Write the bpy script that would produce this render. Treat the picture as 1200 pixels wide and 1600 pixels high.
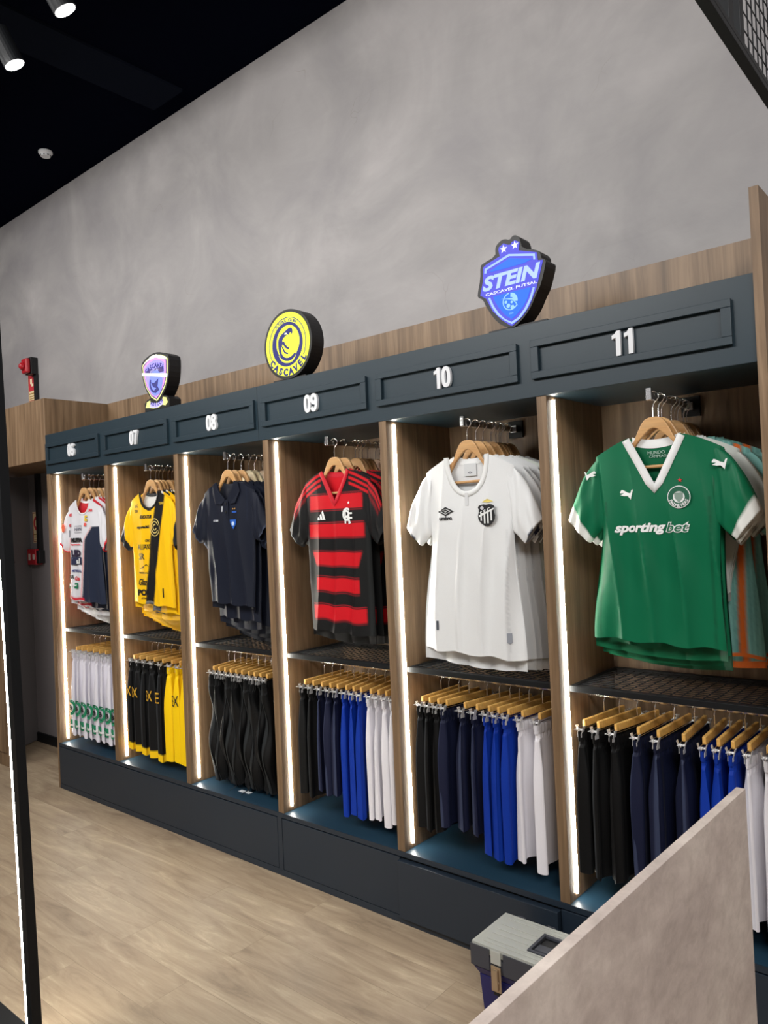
import bpy, bmesh, math, random
from mathutils import Vector, Matrix
PI = math.pi
sc = bpy.context.scene
for o in list(bpy.data.objects): bpy.data.objects.remove(o)
COL = sc.collection

# ------------------------------------------------------------------ camera
cam_data = bpy.data.cameras.new('camera'); cam = bpy.data.objects.new('camera', cam_data); COL.objects.link(cam)
R_ = Vector((0.76185663, 0.64612486, -0.04579457)); U_ = Vector((0.04304564, 0.02003996, 0.9988721)); F_ = Vector((-0.64631382, 0.76296859, 0.01254528))
M = Matrix((R_, U_, -F_)).transposed().to_4x4(); M.translation = (4.779, -2.3113, 1.6)
cam.matrix_world = M
cam_data.sensor_fit = 'VERTICAL'; cam_data.sensor_height = 36; cam_data.lens = 1182.28 * 36 / 1600
cam_data.clip_start = 0.05
sc.camera = cam

# ------------------------------------------------------------------ world, colour, added fill lights
sc.view_settings.view_transform = 'Standard'; sc.view_settings.look = 'None'
sc.view_settings.gamma = 1; sc.view_settings.use_curve_mapping = False
sc.view_settings.exposure = 0.0
w = bpy.data.worlds.new('world'); sc.world = w; w.use_nodes = True
w.node_tree.nodes['Background'].inputs[0].default_value = (0.9, 0.93, 1, 1)
w.node_tree.nodes['Background'].inputs[1].default_value = 0.10
def area(name, loc, size, energy, target, color=(1, .98, .955), sy=None):
    l = bpy.data.lights.new(name, 'AREA'); l.energy = energy; l.color = color
    l.shape = 'RECTANGLE'; l.size = size; l.size_y = sy or size
    o = bpy.data.objects.new(name, l); COL.objects.link(o); o.location = loc
    o.rotation_euler = (Vector(target) - Vector(loc)).to_track_quat('-Z', 'Y').to_euler(); return o
area('fill_light', (2.0, -3.2, 3.95), 2.6, 150, (2.0, 0.2, 1.2), sy=1.2)  # unseen area lamps near the ceiling, added as broad fill
area('fill_light', (6.3, -3.0, 3.9), 2.4, 150, (4.0, -0.2, 0.9), sy=1.2)  # added fill from the right, placed to brighten the stone panel
area('fill_light', (-1.2, -2.6, 3.9), 2.0, 62, (-0.6, 0.4, 1.6), sy=1.0)
def spot(name, loc, target, energy, size=70, blend=1.0, r=.05):
    l = bpy.data.lights.new(name, 'SPOT'); l.energy = energy; l.spot_size = math.radians(size); l.spot_blend = blend
    l.shadow_soft_size = r; l.color = (1, .97, .94)
    o = bpy.data.objects.new(name, l); COL.objects.link(o); o.location = loc
    o.rotation_euler = (Vector(target) - Vector(loc)).to_track_quat('-Z', 'Y').to_euler(); return o
LED_STRENGTH = 62

# ------------------------------------------------------------------ helpers
def lin(c):
    return tuple(((v / 255) / 12.92 if v / 255 <= .04045 else ((v / 255 + .055) / 1.055) ** 2.4) for v in c)
BAYN = {'bay 06': 'the far-left bay', 'bay 07': 'the yellow-shirt bay', 'bay 08': 'the polo-shirt bay', 'bay 09': 'the red-and-black-shirt bay', 'bay 10': 'the white-shirt bay', 'bay 11': 'the green-shirt bay'}
def wl(t):
    for a, b in BAYN.items(): t = t.replace(a, b)
    return t.replace('on the lower rail of', 'in')
def props(o, label=None, cat=None, group=None, kind=None):
    if label: o['label'] = wl(label)
    if cat: o['category'] = cat
    if group: o['group'] = wl(group)
    if kind: o['kind'] = kind
    return o
def empty(name, loc, label, cat, group=None, rz=0):
    o = bpy.data.objects.new(name, None); COL.objects.link(o); o.location = loc; o.rotation_euler = (0, 0, rz)
    o.empty_display_size = .05
    return props(o, label, cat, group)
def link(name, me, mat, parent=None, smooth=False):
    o = bpy.data.objects.new(name, me); COL.objects.link(o)
    if mat is not None:
        for m in (mat if isinstance(mat, (list, tuple)) else [mat]): me.materials.append(m)
    if parent: o.parent = parent
    if smooth:
        for p in me.polygons: p.use_smooth = True
    return o
class MB:
    def __init__(s): s.bm = bmesh.new()
    def box(s, x0, x1, y0, y1, z0, z1):
        v = [s.bm.verts.new((x, y, z)) for z in (z0, z1) for y in (y0, y1) for x in (x0, x1)]
        for f in ((0, 2, 3, 1), (4, 5, 7, 6), (0, 1, 5, 4), (1, 3, 7, 5), (3, 2, 6, 7), (2, 0, 4, 6)):
            s.bm.faces.new([v[i] for i in f])
        return s
    def hexa(s, b, t):      # bottom quad, top quad (ccw lists)
        v = [s.bm.verts.new(p) for p in b + t]
        for f in ((3, 2, 1, 0), (4, 5, 6, 7), (0, 1, 5, 4), (1, 2, 6, 5), (2, 3, 7, 6), (3, 0, 4, 7)):
            s.bm.faces.new([v[i] for i in f])
        return s
    def tube(s, pts, r, n=8, cap=True):
        pts = [Vector(p) for p in pts]; rings = []
        ref = None
        for i, p in enumerate(pts):
            d = (pts[min(i + 1, len(pts) - 1)] - pts[max(i - 1, 0)]).normalized()
            if ref is None:
                a = Vector((0, 0, 1)) if abs(d.z) < .9 else Vector((1, 0, 0))
                u = d.cross(a).normalized()
            else:
                u = (ref - d * ref.dot(d)).normalized()
            ref = u; v = d.cross(u)
            rr = r[i] if isinstance(r, (list, tuple)) else r
            rings.append([s.bm.verts.new(p + (u * math.cos(2 * PI * k / n) + v * math.sin(2 * PI * k / n)) * rr) for k in range(n)])
        for a, b in zip(rings, rings[1:]):
            for k in range(n): s.bm.faces.new((a[k], a[(k + 1) % n], b[(k + 1) % n], b[k]))
        if cap:
            s.bm.faces.new(rings[0][::-1]); s.bm.faces.new(rings[-1])
        return s
    def prism(s, pts, y0, y1):   # polygon in XZ, extruded in Y
        a = [s.bm.verts.new((x, y0, z)) for x, z in pts]; b = [s.bm.verts.new((x, y1, z)) for x, z in pts]
        n = len(pts)
        s.bm.faces.new(a); s.bm.faces.new(b[::-1])
        for i in range(n): s.bm.faces.new((a[(i + 1) % n], a[i], b[i], b[(i + 1) % n]))
        return s
    def mesh(s, name='m'):
        bmesh.ops.recalc_face_normals(s.bm, faces=s.bm.faces)
        me = bpy.data.meshes.new(name); s.bm.to_mesh(me); s.bm.free(); return me
    def build(s, name, mat, parent=None, bevel=0, smooth=False):
        o = link(name, s.mesh(name), mat, parent, smooth)
        if bevel:
            b = o.modifiers.new('bevel', 'BEVEL'); b.width = bevel; b.segments = 2; b.limit_method = 'ANGLE'
        return o
def clone(root, loc=None, label=None, scale=None, rz=None, skip=()):
    c = root.copy(); COL.objects.link(c)
    if loc is not None: c.location = loc
    if rz is not None: c.rotation_euler = (0, 0, rz)
    if scale is not None: c.scale = scale
    if label: c['label'] = wl(label)
    for ch in list(root.children):
        if ch.name.split('.')[0] in skip: continue
        d = ch.copy(); COL.objects.link(d); d.parent = c
        for g in list(ch.children):
            e = g.copy(); COL.objects.link(e); e.parent = d
    return c

# ------------------------------------------------------------------ materials
def newmat(name, col=(.5, .5, .5), rough=.6, metal=0, emis=0, ecol=None, spec=.5, alpha=1, trans=0):
    m = bpy.data.materials.new(name); m.use_nodes = True
    b = m.node_tree.nodes['Principled BSDF']
    b.inputs['Base Color'].default_value = (*col, 1); b.inputs['Roughness'].default_value = rough
    b.inputs['Metallic'].default_value = metal; b.inputs['Specular IOR Level'].default_value = spec
    b.inputs['Transmission Weight'].default_value = trans; b.inputs['Alpha'].default_value = alpha
    if emis:
        b.inputs['Emission Color'].default_value = (*(ecol or col), 1); b.inputs['Emission Strength'].default_value = emis
    return m
class NT:
    def __init__(s, m): s.t = m.node_tree; s.b = s.t.nodes['Principled BSDF']
    def n(s, ty, **kw):
        x = s.t.nodes.new(ty)
        for k, v in kw.items():
            if hasattr(x, k): setattr(x, k, v)
            else: x.inputs[k.replace('_', ' ')].default_value = v
        return x
    def l(s, a, b): s.t.links.new(a, b)
    def coords(s, scale, kind='Object', rot=(0, 0, 0)):
        tc = s.n('ShaderNodeTexCoord'); mp = s.n('ShaderNodeMapping'); mp.inputs['Scale'].default_value = scale
        mp.inputs['Rotation'].default_value = rot
        s.l(tc.outputs[kind], mp.inputs[0]); return mp.outputs[0]
    def noise(s, vec, scale=5, detail=4, rough=.5, dist=0):
        x = s.n('ShaderNodeTexNoise'); x.inputs['Scale'].default_value = scale; x.inputs['Detail'].default_value = detail
        x.inputs['Roughness'].default_value = rough; x.inputs['Distortion'].default_value = dist
        if vec is not None: s.l(vec, x.inputs['Vector'])
        return x.outputs['Fac']
    def ramp(s, fac, stops):
        x = s.n('ShaderNodeValToRGB'); e = x.color_ramp.elements
        e[0].position, e[0].color = stops[0][0], (*stops[0][1], 1)
        e[1].position, e[1].color = stops[-1][0], (*stops[-1][1], 1)
        for p, c in stops[1:-1]:
            k = e.new(p); k.color = (*c, 1)
        s.l(fac, x.inputs[0]); return x.outputs[0]
    def mix(s, a, b, fac, mode='MIX'):
        x = s.n('ShaderNodeMix'); x.data_type = 'RGBA'; x.blend_type = mode
        for sock, v in ((x.inputs[6], a), (x.inputs[7], b), (x.inputs[0], fac)):
            if hasattr(v, 'links'): s.l(v, sock)
            else: sock.default_value = v if isinstance(v, (int, float)) else (*v, 1)
        return x.outputs[2]
    def bump(s, h, strength=.2, dist=.002):
        x = s.n('ShaderNodeBump'); x.inputs['Strength'].default_value = strength; x.inputs['Distance'].default_value = dist
        s.l(h, x.inputs['Height']); s.l(x.outputs[0], s.b.inputs['Normal'])
    def base(s, c): s.l(c, s.b.inputs['Base Color'])

def wood_mat(name, dark, mid, light, rough=.45, vertical=True, sc_=1):
    m = newmat(name, mid, rough); t = NT(m)
    v = t.coords((14 * sc_, 14 * sc_, .7 * sc_) if vertical else (.9 * sc_, 14 * sc_, 14 * sc_))
    n1 = t.noise(v, 2.2, 6, .6, .6)
    v2 = t.coords((60 * sc_, 60 * sc_, 1.2 * sc_) if vertical else (1.2 * sc_, 60 * sc_, 60 * sc_))
    n2 = t.noise(v2, 2.0, 3, .6)
    c = t.ramp(n1, [(.3, dark), (.5, mid), (.72, light)])
    c2 = t.mix(c, t.ramp(n2, [(.35, (.72, .70, .68)), (.6, (1, 1, 1))]), .55, 'MULTIPLY')
    t.base(c2); t.bump(n2, .08, .001)
    return m
WOOD = wood_mat('walnut_laminate', lin((99, 78, 56)), lin((127, 102, 76)), lin((153, 127, 99)))
HWOOD = wood_mat('hanger_wood', lin((186, 138, 88)), lin((204, 158, 104)), lin((218, 176, 124)), .35, False)
HWOOD_PALE = wood_mat('hanger_wood_pale', lin((225, 205, 160)), lin((238, 220, 180)), lin((245, 230, 195)), .35, False)
BARWOOD = wood_mat('clip_hanger_wood', lin((200, 150, 70)), lin((222, 172, 92)), lin((235, 190, 115)), .35, False)
def paint(name, c, rough=.5, var=.06, spec=.5):
    m = newmat(name, c, rough, spec=spec); t = NT(m)
    n = t.noise(t.coords((1, 1, 1)), 6, 3, .5)
    t.base(t.mix(tuple(x * (1 - var) for x in c), tuple(min(1, x * (1 + var)) for x in c), n)); return m
NAVYWOOD = paint('blue_grey_lacquer', lin((29, 47, 57)), .42)
BASEDARK = paint('dark_blue_grey_lacquer', lin((31, 42, 54)), .45)
BLACKM = paint('black_metal', lin((19, 21, 24)), .5, spec=.25)
CHROME = newmat('chrome', (.86, .86, .88), .24, 1)
CLIPM = newmat('clip_steel', (.80, .81, .83), .32, .55)
WHITEPL = paint('white_letters', lin((225, 228, 232)), .35, .02)
LED = newmat('led_strip_light', (1, 1, 1), .5, emis=LED_STRENGTH, ecol=(1, .97, .87))
BLACKPL = paint('black_plastic', lin((14, 14, 17)), .5)
REDPL = paint('red_plastic', lin((170, 22, 35)), .35)

def wall_mat():
    m = newmat('troweled_plaster', lin((160, 156, 153)), .55); t = NT(m)
    v = t.coords((1, 1, 1))
    n1 = t.noise(v, 1.3, 5, .6, .8); n2 = t.noise(t.coords((1.2, 1, 2.6), rot=(0, .5, 0)), 2.2, 8, .7, 2.2)
    c = t.ramp(n1, [(.3, lin((135, 132, 134))), (.5, lin((149, 146, 146))), (.7, lin((165, 161, 161)))])
    wv = t.n('ShaderNodeTexVoronoi'); wv.feature = 'DISTANCE_TO_EDGE'; wv.inputs['Scale'].default_value = 1.15
    dn = t.n('ShaderNodeTexNoise'); dn.inputs['Scale'].default_value = 2.0; dn.inputs['Detail'].default_value = 3
    t.l(v, dn.inputs['Vector'])
    ad = t.n('ShaderNodeVectorMath'); ad.operation = 'MULTIPLY_ADD'; ad.inputs[1].default_value = (1.6, 1.6, 1.6)
    t.l(dn.outputs['Color'], ad.inputs[0]); t.l(v, ad.inputs[2]); t.l(ad.outputs[0], wv.inputs['Vector'])
    crack = t.ramp(wv.outputs['Distance'], [(0.0, (1, 1, 1)), (.004, (0, 0, 0))])
    gate = t.ramp(t.noise(v, 2.7, 2), [(.60, (0, 0, 0)), (.68, (.55, .55, .55))])
    k = t.mix(crack, gate, 1.0, 'MULTIPLY')
    c = t.mix(c, t.mix(c, (.62, .58, .50), 1.0, 'MULTIPLY'), k)
    c = t.mix(c, t.ramp(n2, [(.35, (.93, .93, .93)), (.65, (1.0, 1.0, 1.0))]), .8, 'MULTIPLY')
    t.base(c); t.bump(n2, .25, .004); return m
def floor_mat():
    m = newmat('oak_vinyl_planks', lin((190, 170, 142)), .5); t = NT(m)
    tc = t.coords((1, 1, 1))
    br = t.n('ShaderNodeTexBrick'); br.offset = .37; br.offset_frequency = 2
    br.inputs['Scale'].default_value = 1; br.inputs['Brick Width'].default_value = 1.22; br.inputs['Row Height'].default_value = .185
    br.inputs['Mortar Size'].default_value = .0011; br.inputs['Mortar Smooth'].default_value = .4; br.inputs['Bias'].default_value = 0
    br.inputs['Color1'].default_value = (0, 0, 0, 1); br.inputs['Color2'].default_value = (1, 1, 1, 1); br.inputs['Mortar'].default_value = (.5, .5, .5, 1)
    t.l(tc, br.inputs['Vector'])
    # per plank offset of grain
    sep = t.n('ShaderNodeVectorMath'); sep.operation = 'MULTIPLY_ADD'; sep.inputs[1].default_value = (7, 3, 5)
    t.l(br.outputs['Color'], sep.inputs[0]); t.l(tc, sep.inputs[2])
    mp = t.n('ShaderNodeMapping'); mp.inputs['Scale'].default_value = (1.1, 7, 7); t.l(sep.outputs[0], mp.inputs[0])
    g1 = t.noise(mp.outputs[0], 1.9, 9, .68, .9)
    mp2 = t.n('ShaderNodeMapping'); mp2.inputs['Scale'].default_value = (2.6, 44, 44); t.l(sep.outputs[0], mp2.inputs[0])
    g2 = t.noise(mp2.outputs[0], 1.8, 4, .6, .4)
    c = t.ramp(g1, [(.28, lin((134, 116, 97))), (.44, lin((164, 144, 121))), (.58, lin((178, 159, 134))), (.76, lin((208, 191, 166)))])
    c = t.mix(c, t.ramp(g2, [(.3, (.80, .79, .77)), (.62, (1, 1, 1))]), .55, 'MULTIPLY')
    c = t.mix(c, t.ramp(br.outputs['Color'], [(0, (.91, .89, .87)), (.5, (.98, .97, .95)), (1, (1.0, 1.0, 1.0))]), 1.0, 'MULTIPLY')
    kn = t.n('ShaderNodeTexVoronoi'); kn.inputs['Scale'].default_value = 2.0
    mpk = t.n('ShaderNodeMapping'); mpk.inputs['Scale'].default_value = (1, 2.6, 1); t.l(sep.outputs[0], mpk.inputs[0]); t.l(mpk.outputs[0], kn.inputs['Vector'])
    kr = t.ramp(kn.outputs['Distance'], [(.02, (.72, .66, .60)), (.07, (1, 1, 1))])
    c = t.mix(c, kr, .6, 'MULTIPLY')
    c = t.mix(c, tuple(x * .55 for x in lin((150, 130, 105))), t.ramp(br.outputs['Fac'], [(0, (0, 0, 0)), (1, (.6, .6, .6))]))
    t.base(c); t.bump(g2, .12, .001); return m
def stone_mat():
    m = newmat('stone_laminate', lin((186, 172, 162)), .5); t = NT(m)
    v = t.coords((1, 1, 1)); n1 = t.noise(v, 3.6, 9, .66, .5); n2 = t.noise(t.coords((1, 1.0, 1.5), rot=(.7, 0, 0)), 20, 10, .72, .35)
    c = t.ramp(n1, [(.3, lin((182, 167, 161))), (.5, lin((208, 193, 185))), (.7, lin((230, 217, 207)))])
    c = t.mix(c, t.ramp(n2, [(.34, (.78, .77, .76)), (.6, (1.0, 1.0, 1.0))]), .85, 'MULTIPLY')
    t.base(c); t.bump(n2, .3, .002); return m
WALL, FLOOR, STONE = wall_mat(), floor_mat(), stone_mat()
CEIL = paint('black_blue_ceiling', lin((9, 12, 24)), .95, spec=0)
TRAY = paint('blue_tray_lacquer', lin((33, 60, 78)), .38)
CEILB = paint('dark_ceiling_beam', lin((22, 26, 36)), .9, spec=0)
NICHE = paint('dark_grey_wall', lin((128, 122, 124)), .6)  # plain grey, darker than the plaster of the back wall

def fabric(name, rough=.62, attr=True, col=None, sheen=.02):
    m = newmat(name, col or (.5, .5, .5), rough, spec=.22); t = NT(m)
    if attr:
        a = t.n('ShaderNodeVertexColor'); a.layer_name = 'Col'; src = a.outputs['Color']
    else:
        r = t.n('ShaderNodeRGB'); r.outputs[0].default_value = (*col, 1); src = r.outputs[0]
    n = t.noise(t.coords((1, 1, 1)), 900, 1)
    t.base(t.mix(src, t.ramp(n, [(.3, (.9, .9, .9)), (.7, (1, 1, 1))]), .6, 'MULTIPLY'))
    t.b.inputs['Sheen Weight'].default_value = sheen
    t.bump(t.noise(t.coords((1, 1, 1)), 14, 3), .15, .004)
    return m
FAB = fabric('jersey_fabric'); SATIN = fabric('satin_jersey_fabric', .46, sheen=.02)
SHORTFAB = fabric('shorts_fabric', .6)
_pm = {}
def P(c, emis=0, rough=.6):
    k = (tuple(c), emis)
    if k not in _pm:
        _pm[k] = newmat('print_%d_%d_%d' % tuple(c) + ('_lit' if emis else ''), lin(c) if not emis else tuple(x * .4 for x in lin(c)), rough, emis=emis, ecol=lin(c))
    return _pm[k]

# ------------------------------------------------------------------ flat prints and lettering
def curve_mesh(cu):
    ob = bpy.data.objects.new('tmp', cu); COL.objects.link(ob)
    bpy.context.view_layer.update()
    dg = bpy.context.evaluated_depsgraph_get()
    me = bpy.data.meshes.new_from_object(ob.evaluated_get(dg))
    bpy.data.objects.remove(ob); bpy.data.curves.remove(cu); return me
def place(me, proj, off):
    for v in me.vertices:
        a, b, c = v.co
        v.co = (a, proj(a, b) - off - c, b)
def text(name, body, x, z, size, mat, parent, proj=lambda a, b: 0, off=.0015, bold=0, shear=0, ext=.0006, sx=1, rot=0, align='CENTER', space=1, height=None, width=None):
    cu = bpy.data.curves.new(name, 'FONT'); cu.body = body; cu.size = size; cu.offset = bold * size; cu.shear = shear
    cu.extrude = ext; cu.align_x = align; cu.align_y = 'CENTER'; cu.space_character = space; cu.resolution_u = 3
    me = curve_mesh(cu)
    xs = [v.co.x for v in me.vertices]; ys = [v.co.y for v in me.vertices]
    if xs:
        cx, cy = (min(xs) + max(xs)) / 2, (min(ys) + max(ys)) / 2
        kx = (width / (max(xs) - min(xs))) if width else sx; ky = (height / (max(ys) - min(ys))) if height else 1
        if width and not height: ky = kx
        if height and not width: kx = ky * sx
        c, s = math.cos(rot), math.sin(rot)
        for v in me.vertices:
            a, b = (v.co.x - cx) * kx, (v.co.y - cy) * ky
            v.co.x, v.co.y = x + a * c - b * s, z + a * s + b * c
    place(me, proj, off); return link(name, me, mat, parent)
def shape(name, loops, mat, parent, proj=lambda a, b: 0, off=.001, ext=.0005):
    cu = bpy.data.curves.new(name, 'CURVE'); cu.dimensions = '2D'; cu.fill_mode = 'BOTH'; cu.extrude = ext
    for lp in loops:
        sp = cu.splines.new('POLY'); sp.points.add(len(lp) - 1); sp.use_cyclic_u = True
        for p, q in zip(sp.points, lp): p.co = (q[0], q[1], 0, 1)
    me = curve_mesh(cu); place(me, proj, off); return link(name, me, mat, parent)
def arctext(name, body, cx, cz, rad, a0, a1, size, mat, parent, proj, off, bold=0, ext=.0005, inward=False, kx=1, kz=1):
    """letters on an arc from angle a0 to a1 (degrees, 0 = right, ccw); merged into one mesh"""
    bm = bmesh.new(); n = len(body)
    for i, ch in enumerate(body):
        if ch == ' ': continue
        a = math.radians(a0 + (a1 - a0) * (i / (n - 1)))
        cu = bpy.data.curves.new(name, 'FONT'); cu.body = ch; cu.size = size; cu.offset = bold * size; cu.extrude = ext
        cu.align_x = 'CENTER'; cu.resolution_u = 2
        me = curve_mesh(cu); rot = a + PI / 2 if inward else a - PI / 2
        c, s = math.cos(rot), math.sin(rot)
        for v in me.vertices:
            x, y = v.co.x, v.co.y - size * .35
            v.co.x, v.co.y = cx + kx * (rad * math.cos(a) + x * c - y * s), cz + kz * (rad * math.sin(a) + x * s + y * c)
        bm.from_mesh(me); bpy.data.meshes.remove(me)
    me = bpy.data.meshes.new(name); bm.to_mesh(me); bm.free(); place(me, proj, off); return link(name, me, mat, parent)
def circ(cx, cz, r, n=48, rz=None, a0=0, a1=360):
    return [(cx + r * math.cos(math.radians(a0 + (a1 - a0) * i / n)), cz + (rz or r) * math.sin(math.radians(a0 + (a1 - a0) * i / n))) for i in range(n if a1 - a0 == 360 else n + 1)]
def ringseg(cx, cz, r0, r1, a0, a1, n=40):
    return circ(cx, cz, r1, n, a0=a0, a1=a1) + circ(cx, cz, r0, n, a0=a0, a1=a1)[::-1]
def star(cx, cz, r, k=.42):
    return [(cx + (r if i % 2 == 0 else r * k) * math.sin(i * PI / 5), cz + (r if i % 2 == 0 else r * k) * math.cos(i * PI / 5)) for i in range(10)]
def rect(x0, z0, x1, z1): return [(x0, z0), (x1, z0), (x1, z1), (x0, z1)]

# ================================================================== SETTING
DV = [0.0, 0.695, 1.392, 2.101, 2.811, 3.522, 4.224]; T = .0368
ZB, ZH0, ZH1, ZS = .2876, 2.0015, 2.2532, 1.01
BY = .455
def struct(name, mb, mat): return props(mb.build(name, mat), kind='structure')
struct('floor', MB().box(-4, 7.5, -5.5, .6, -.06, 0), FLOOR)
struct('wall_back', MB().box(-4, 7.5, .47, .6, 0, 4.18), WALL)
struct('ceiling', MB().box(-4, 7.5, -5.5, .6, 4.18, 4.28), CEIL)
struct('trim_1', MB().box(.84, 1.13, -5.5, .35, 4.165, 4.18), CEILB)
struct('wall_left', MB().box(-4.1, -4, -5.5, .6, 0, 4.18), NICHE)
struct('wall_right', MB().box(7.5, 7.6, -5.5, .6, 0, 4.18), WALL)
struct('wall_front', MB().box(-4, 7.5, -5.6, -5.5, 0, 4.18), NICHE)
struct('baseboard_back', MB().box(-1.232, -.02, .432, .448, 0, .07), BLACKM)
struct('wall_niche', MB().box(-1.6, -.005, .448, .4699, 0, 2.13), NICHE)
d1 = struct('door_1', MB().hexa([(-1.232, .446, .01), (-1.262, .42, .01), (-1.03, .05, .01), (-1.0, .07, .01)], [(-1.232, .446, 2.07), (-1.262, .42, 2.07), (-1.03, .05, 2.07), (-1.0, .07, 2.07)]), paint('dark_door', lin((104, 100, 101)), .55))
MB().tube([(-1.14, .22, 1.42), (-1.08, .24, 1.42), (-.98, .08, 1.42), (-1.02, .07, 1.42)], .012).build('door_handle', BLACKM, d1)

# wooden boxing above the doorway, neighbouring unit
bx = MB().box(-1.5, 0, 0, .4475, 2.092, 2.494).build('wooden_bulkhead', WOOD, bevel=.0015)
props(bx, 'wooden box bulkhead over the dark doorway, left of the number 06 plaque', 'bulkhead')
nu = empty('wall_cabinet', (-1.1, .2, 0), 'wooden cabinet front at the far left edge, seen through the black lit frame', 'cabinet')
MB().box(-.36, .37, -.2, -.165, .0, 2.09).build('carcass', WOOD, nu, .001)
MB().box(-.355, .365, -.212, -.2005, .1, 2.07).build('door_panel', WOOD, nu, .001)

# back board along the fixture
bb = MB().box(0.0, 4.26, BY - .012, .4699, .0, 2.494).build('wooden_back_panel', WOOD)
props(bb, 'long wooden back board rising above the blue-grey fascia behind the lit crests', 'back panel')

# ------------------------------------------------------------------ dividers with LED strips
nb = ['the left end of the unit, reaching the floor', 'the far-left and yellow-shirt bays', 'the yellow-shirt and polo-shirt bays', 'the polo-shirt and red-and-black-shirt bays', 'the red-and-black-shirt and white-shirt bays', 'the white-shirt and green-shirt bays']
for k in range(6):
    x = DV[k]
    r = empty('divider_panel', (x, 0, 0 if k == 0 else ZB), ('wooden upright panel with light strip at ' if k == 0 else 'wooden upright panel with light strip between ') + nb[k], 'divider panel', 'wooden uprights of the wall unit')
    z0 = 0
    zt = ZH0 - (0 if k == 0 else ZB)
    if k == 0:
        MB().box(-.001, .018, .0005, BY - .012, 0, zt).build('panel', WOOD, r, .001)
        MB().box(.0185, T, .003, BY - .012, ZB, zt).build('inner_panel', WOOD, r, .001)
    else:
        MB().box(0, T, .003, BY - .012, 0, zt).build('panel', WOOD, r, .0012)
    zz = ZB if k == 0 else 0
    props(MB().box(T, T + .004, .048, .0585, zz + .02, zt - .012).build('light_strip', LED, r), 'glowing white light strip')
rp = MB().box(4.224, 4.25, -.012, .4699, 0, 2.49).build('end_panel', WOOD, bevel=.001)
props(rp, 'tall wooden end panel standing above the fascia at the right edge of the photo', 'end panel')

# ------------------------------------------------------------------ numerals
def stroke(path, wd, closed=False):
    n = len(path); L_, R2 = [], []
    for i, p in enumerate(path):
        a = path[(i - 1) % n] if (closed or i > 0) else p; b = path[(i + 1) % n] if (closed or i < n - 1) else p
        d = Vector((b[0] - a[0], b[1] - a[1])).normalized(); nn = Vector((-d.y, d.x)) * wd / 2
        L_.append((p[0] + nn.x, p[1] + nn.y)); R2.append((p[0] - nn.x, p[1] - nn.y))
    return [L_, R2] if closed else [L_ + R2[::-1]]
def oval(cx, cz, rx, rz, e=.8, n=32):
    return [(cx + rx * (abs(math.cos(2 * PI * i / n)) ** e) * (1 if math.cos(2 * PI * i / n) > 0 else -1), cz + rz * (abs(math.sin(2 * PI * i / n)) ** e) * (1 if math.sin(2 * PI * i / n) > 0 else -1)) for i in range(n)]
def glyph(ch):
    s6 = [(.48, .74), (.44, .84), (.36, .895), (.27, .895), (.17, .84), (.115, .70), (.105, .5), (.105, .3)]
    if ch == '0': return [stroke(oval(.29, .5, .185, .395), .2, True)]
    if ch == '1': return [[[(.26, 0), (.47, 0), (.47, 1), (.30, 1), (.22, .89), (.08, .84), (.08, .68), (.26, .74)]]]
    if ch == '7': return [[[(.03, 1), (.56, 1), (.56, .85), (.40, .5), (.33, 0), (.11, 0), (.19, .45), (.36, .82), (.03, .82)]]]
    if ch == '8': return [stroke(oval(.29, .735, .165, .17, .95), .19, True), stroke(oval(.29, .29, .185, .195, .95), .2, True)]
    r6 = [stroke(oval(.29, .30, .185, .205, .95), .2, True), stroke(s6, .2)]
    if ch == '6': return r6
    return [[[(.58 - x, 1 - z) for x, z in lp] for lp in g_] for g_ in r6]
def number(txt, cx, cz, parent, h=.079):
    bm = bmesh.new()
    for i, ch in enumerate(txt):
        ox = cx + (-.60 + i * .62) * h * .82
        for gi, g_ in enumerate(glyph(ch)):
            cu = bpy.data.curves.new('number', 'CURVE'); cu.dimensions = '2D'; cu.fill_mode = 'BOTH'; cu.extrude = .006 + gi * .0002
            for lp in g_:
                sp = cu.splines.new('POLY'); sp.points.add(len(lp) - 1); sp.use_cyclic_u = True
                for p, q in zip(sp.points, lp): p.co = (ox + q[0] * h * .9, cz + (q[1] - .5) * h, 0, 1)
            me = curve_mesh(cu); bm.from_mesh(me); bpy.data.meshes.remove(me)
    me = bpy.data.meshes.new('number'); bm.to_mesh(me); bm.free(); place(me, lambda a, b: 0, .0068)
    return link('number', me, WHITEPL, parent)

# ------------------------------------------------------------------ header fascia
fa = empty('fascia', (2.12, 0, ZH0), 'long blue-grey fascia with framed plaques numbered 06 to 11', 'fascia')
MB().box(-2.12, 2.1035, 0, .022, 0, ZH1 - ZH0).build('front_board', NAVYWOOD, fa, .001)
MB().box(-2.12, 2.1035, .0225, BY - .0125, .0, .018).build('soffit_board', NAVYWOOD, fa)
for j, xs in enumerate((2.081, )):
    MB().box(xs - 2.12 - .0008, xs - 2.12 + .0008, -.0006, .0005, .002, ZH1 - ZH0 - .002).build('seam', BLACKM, fa)
for k in range(6):
    x0, x1 = .021 + .699 * k - 2.12, .667 + .699 * k - 2.12; z0, z1 = 2.060 - ZH0, 2.192 - ZH0
    pl = empty('plaque', (0, 0, 0), None, None); pl.parent = fa
    mb = MB(); wv = .024
    mb.box(x0, x1, -.014, -.0005, z0, z0 + wv).box(x0, x1, -.014, -.0005, z1 - wv, z1)
    mb.box(x0, x0 + .029, -.014, -.0005, z0 + wv, z1 - wv).box(x1 - .029, x1, -.014, -.0005, z0 + wv, z1 - wv)
    mb.build('plaque_frame', NAVYWOOD, pl, .0015)
    number('%02d' % (6 + k), (x0 + x1) / 2, (z0 + z1) / 2, pl)

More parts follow.
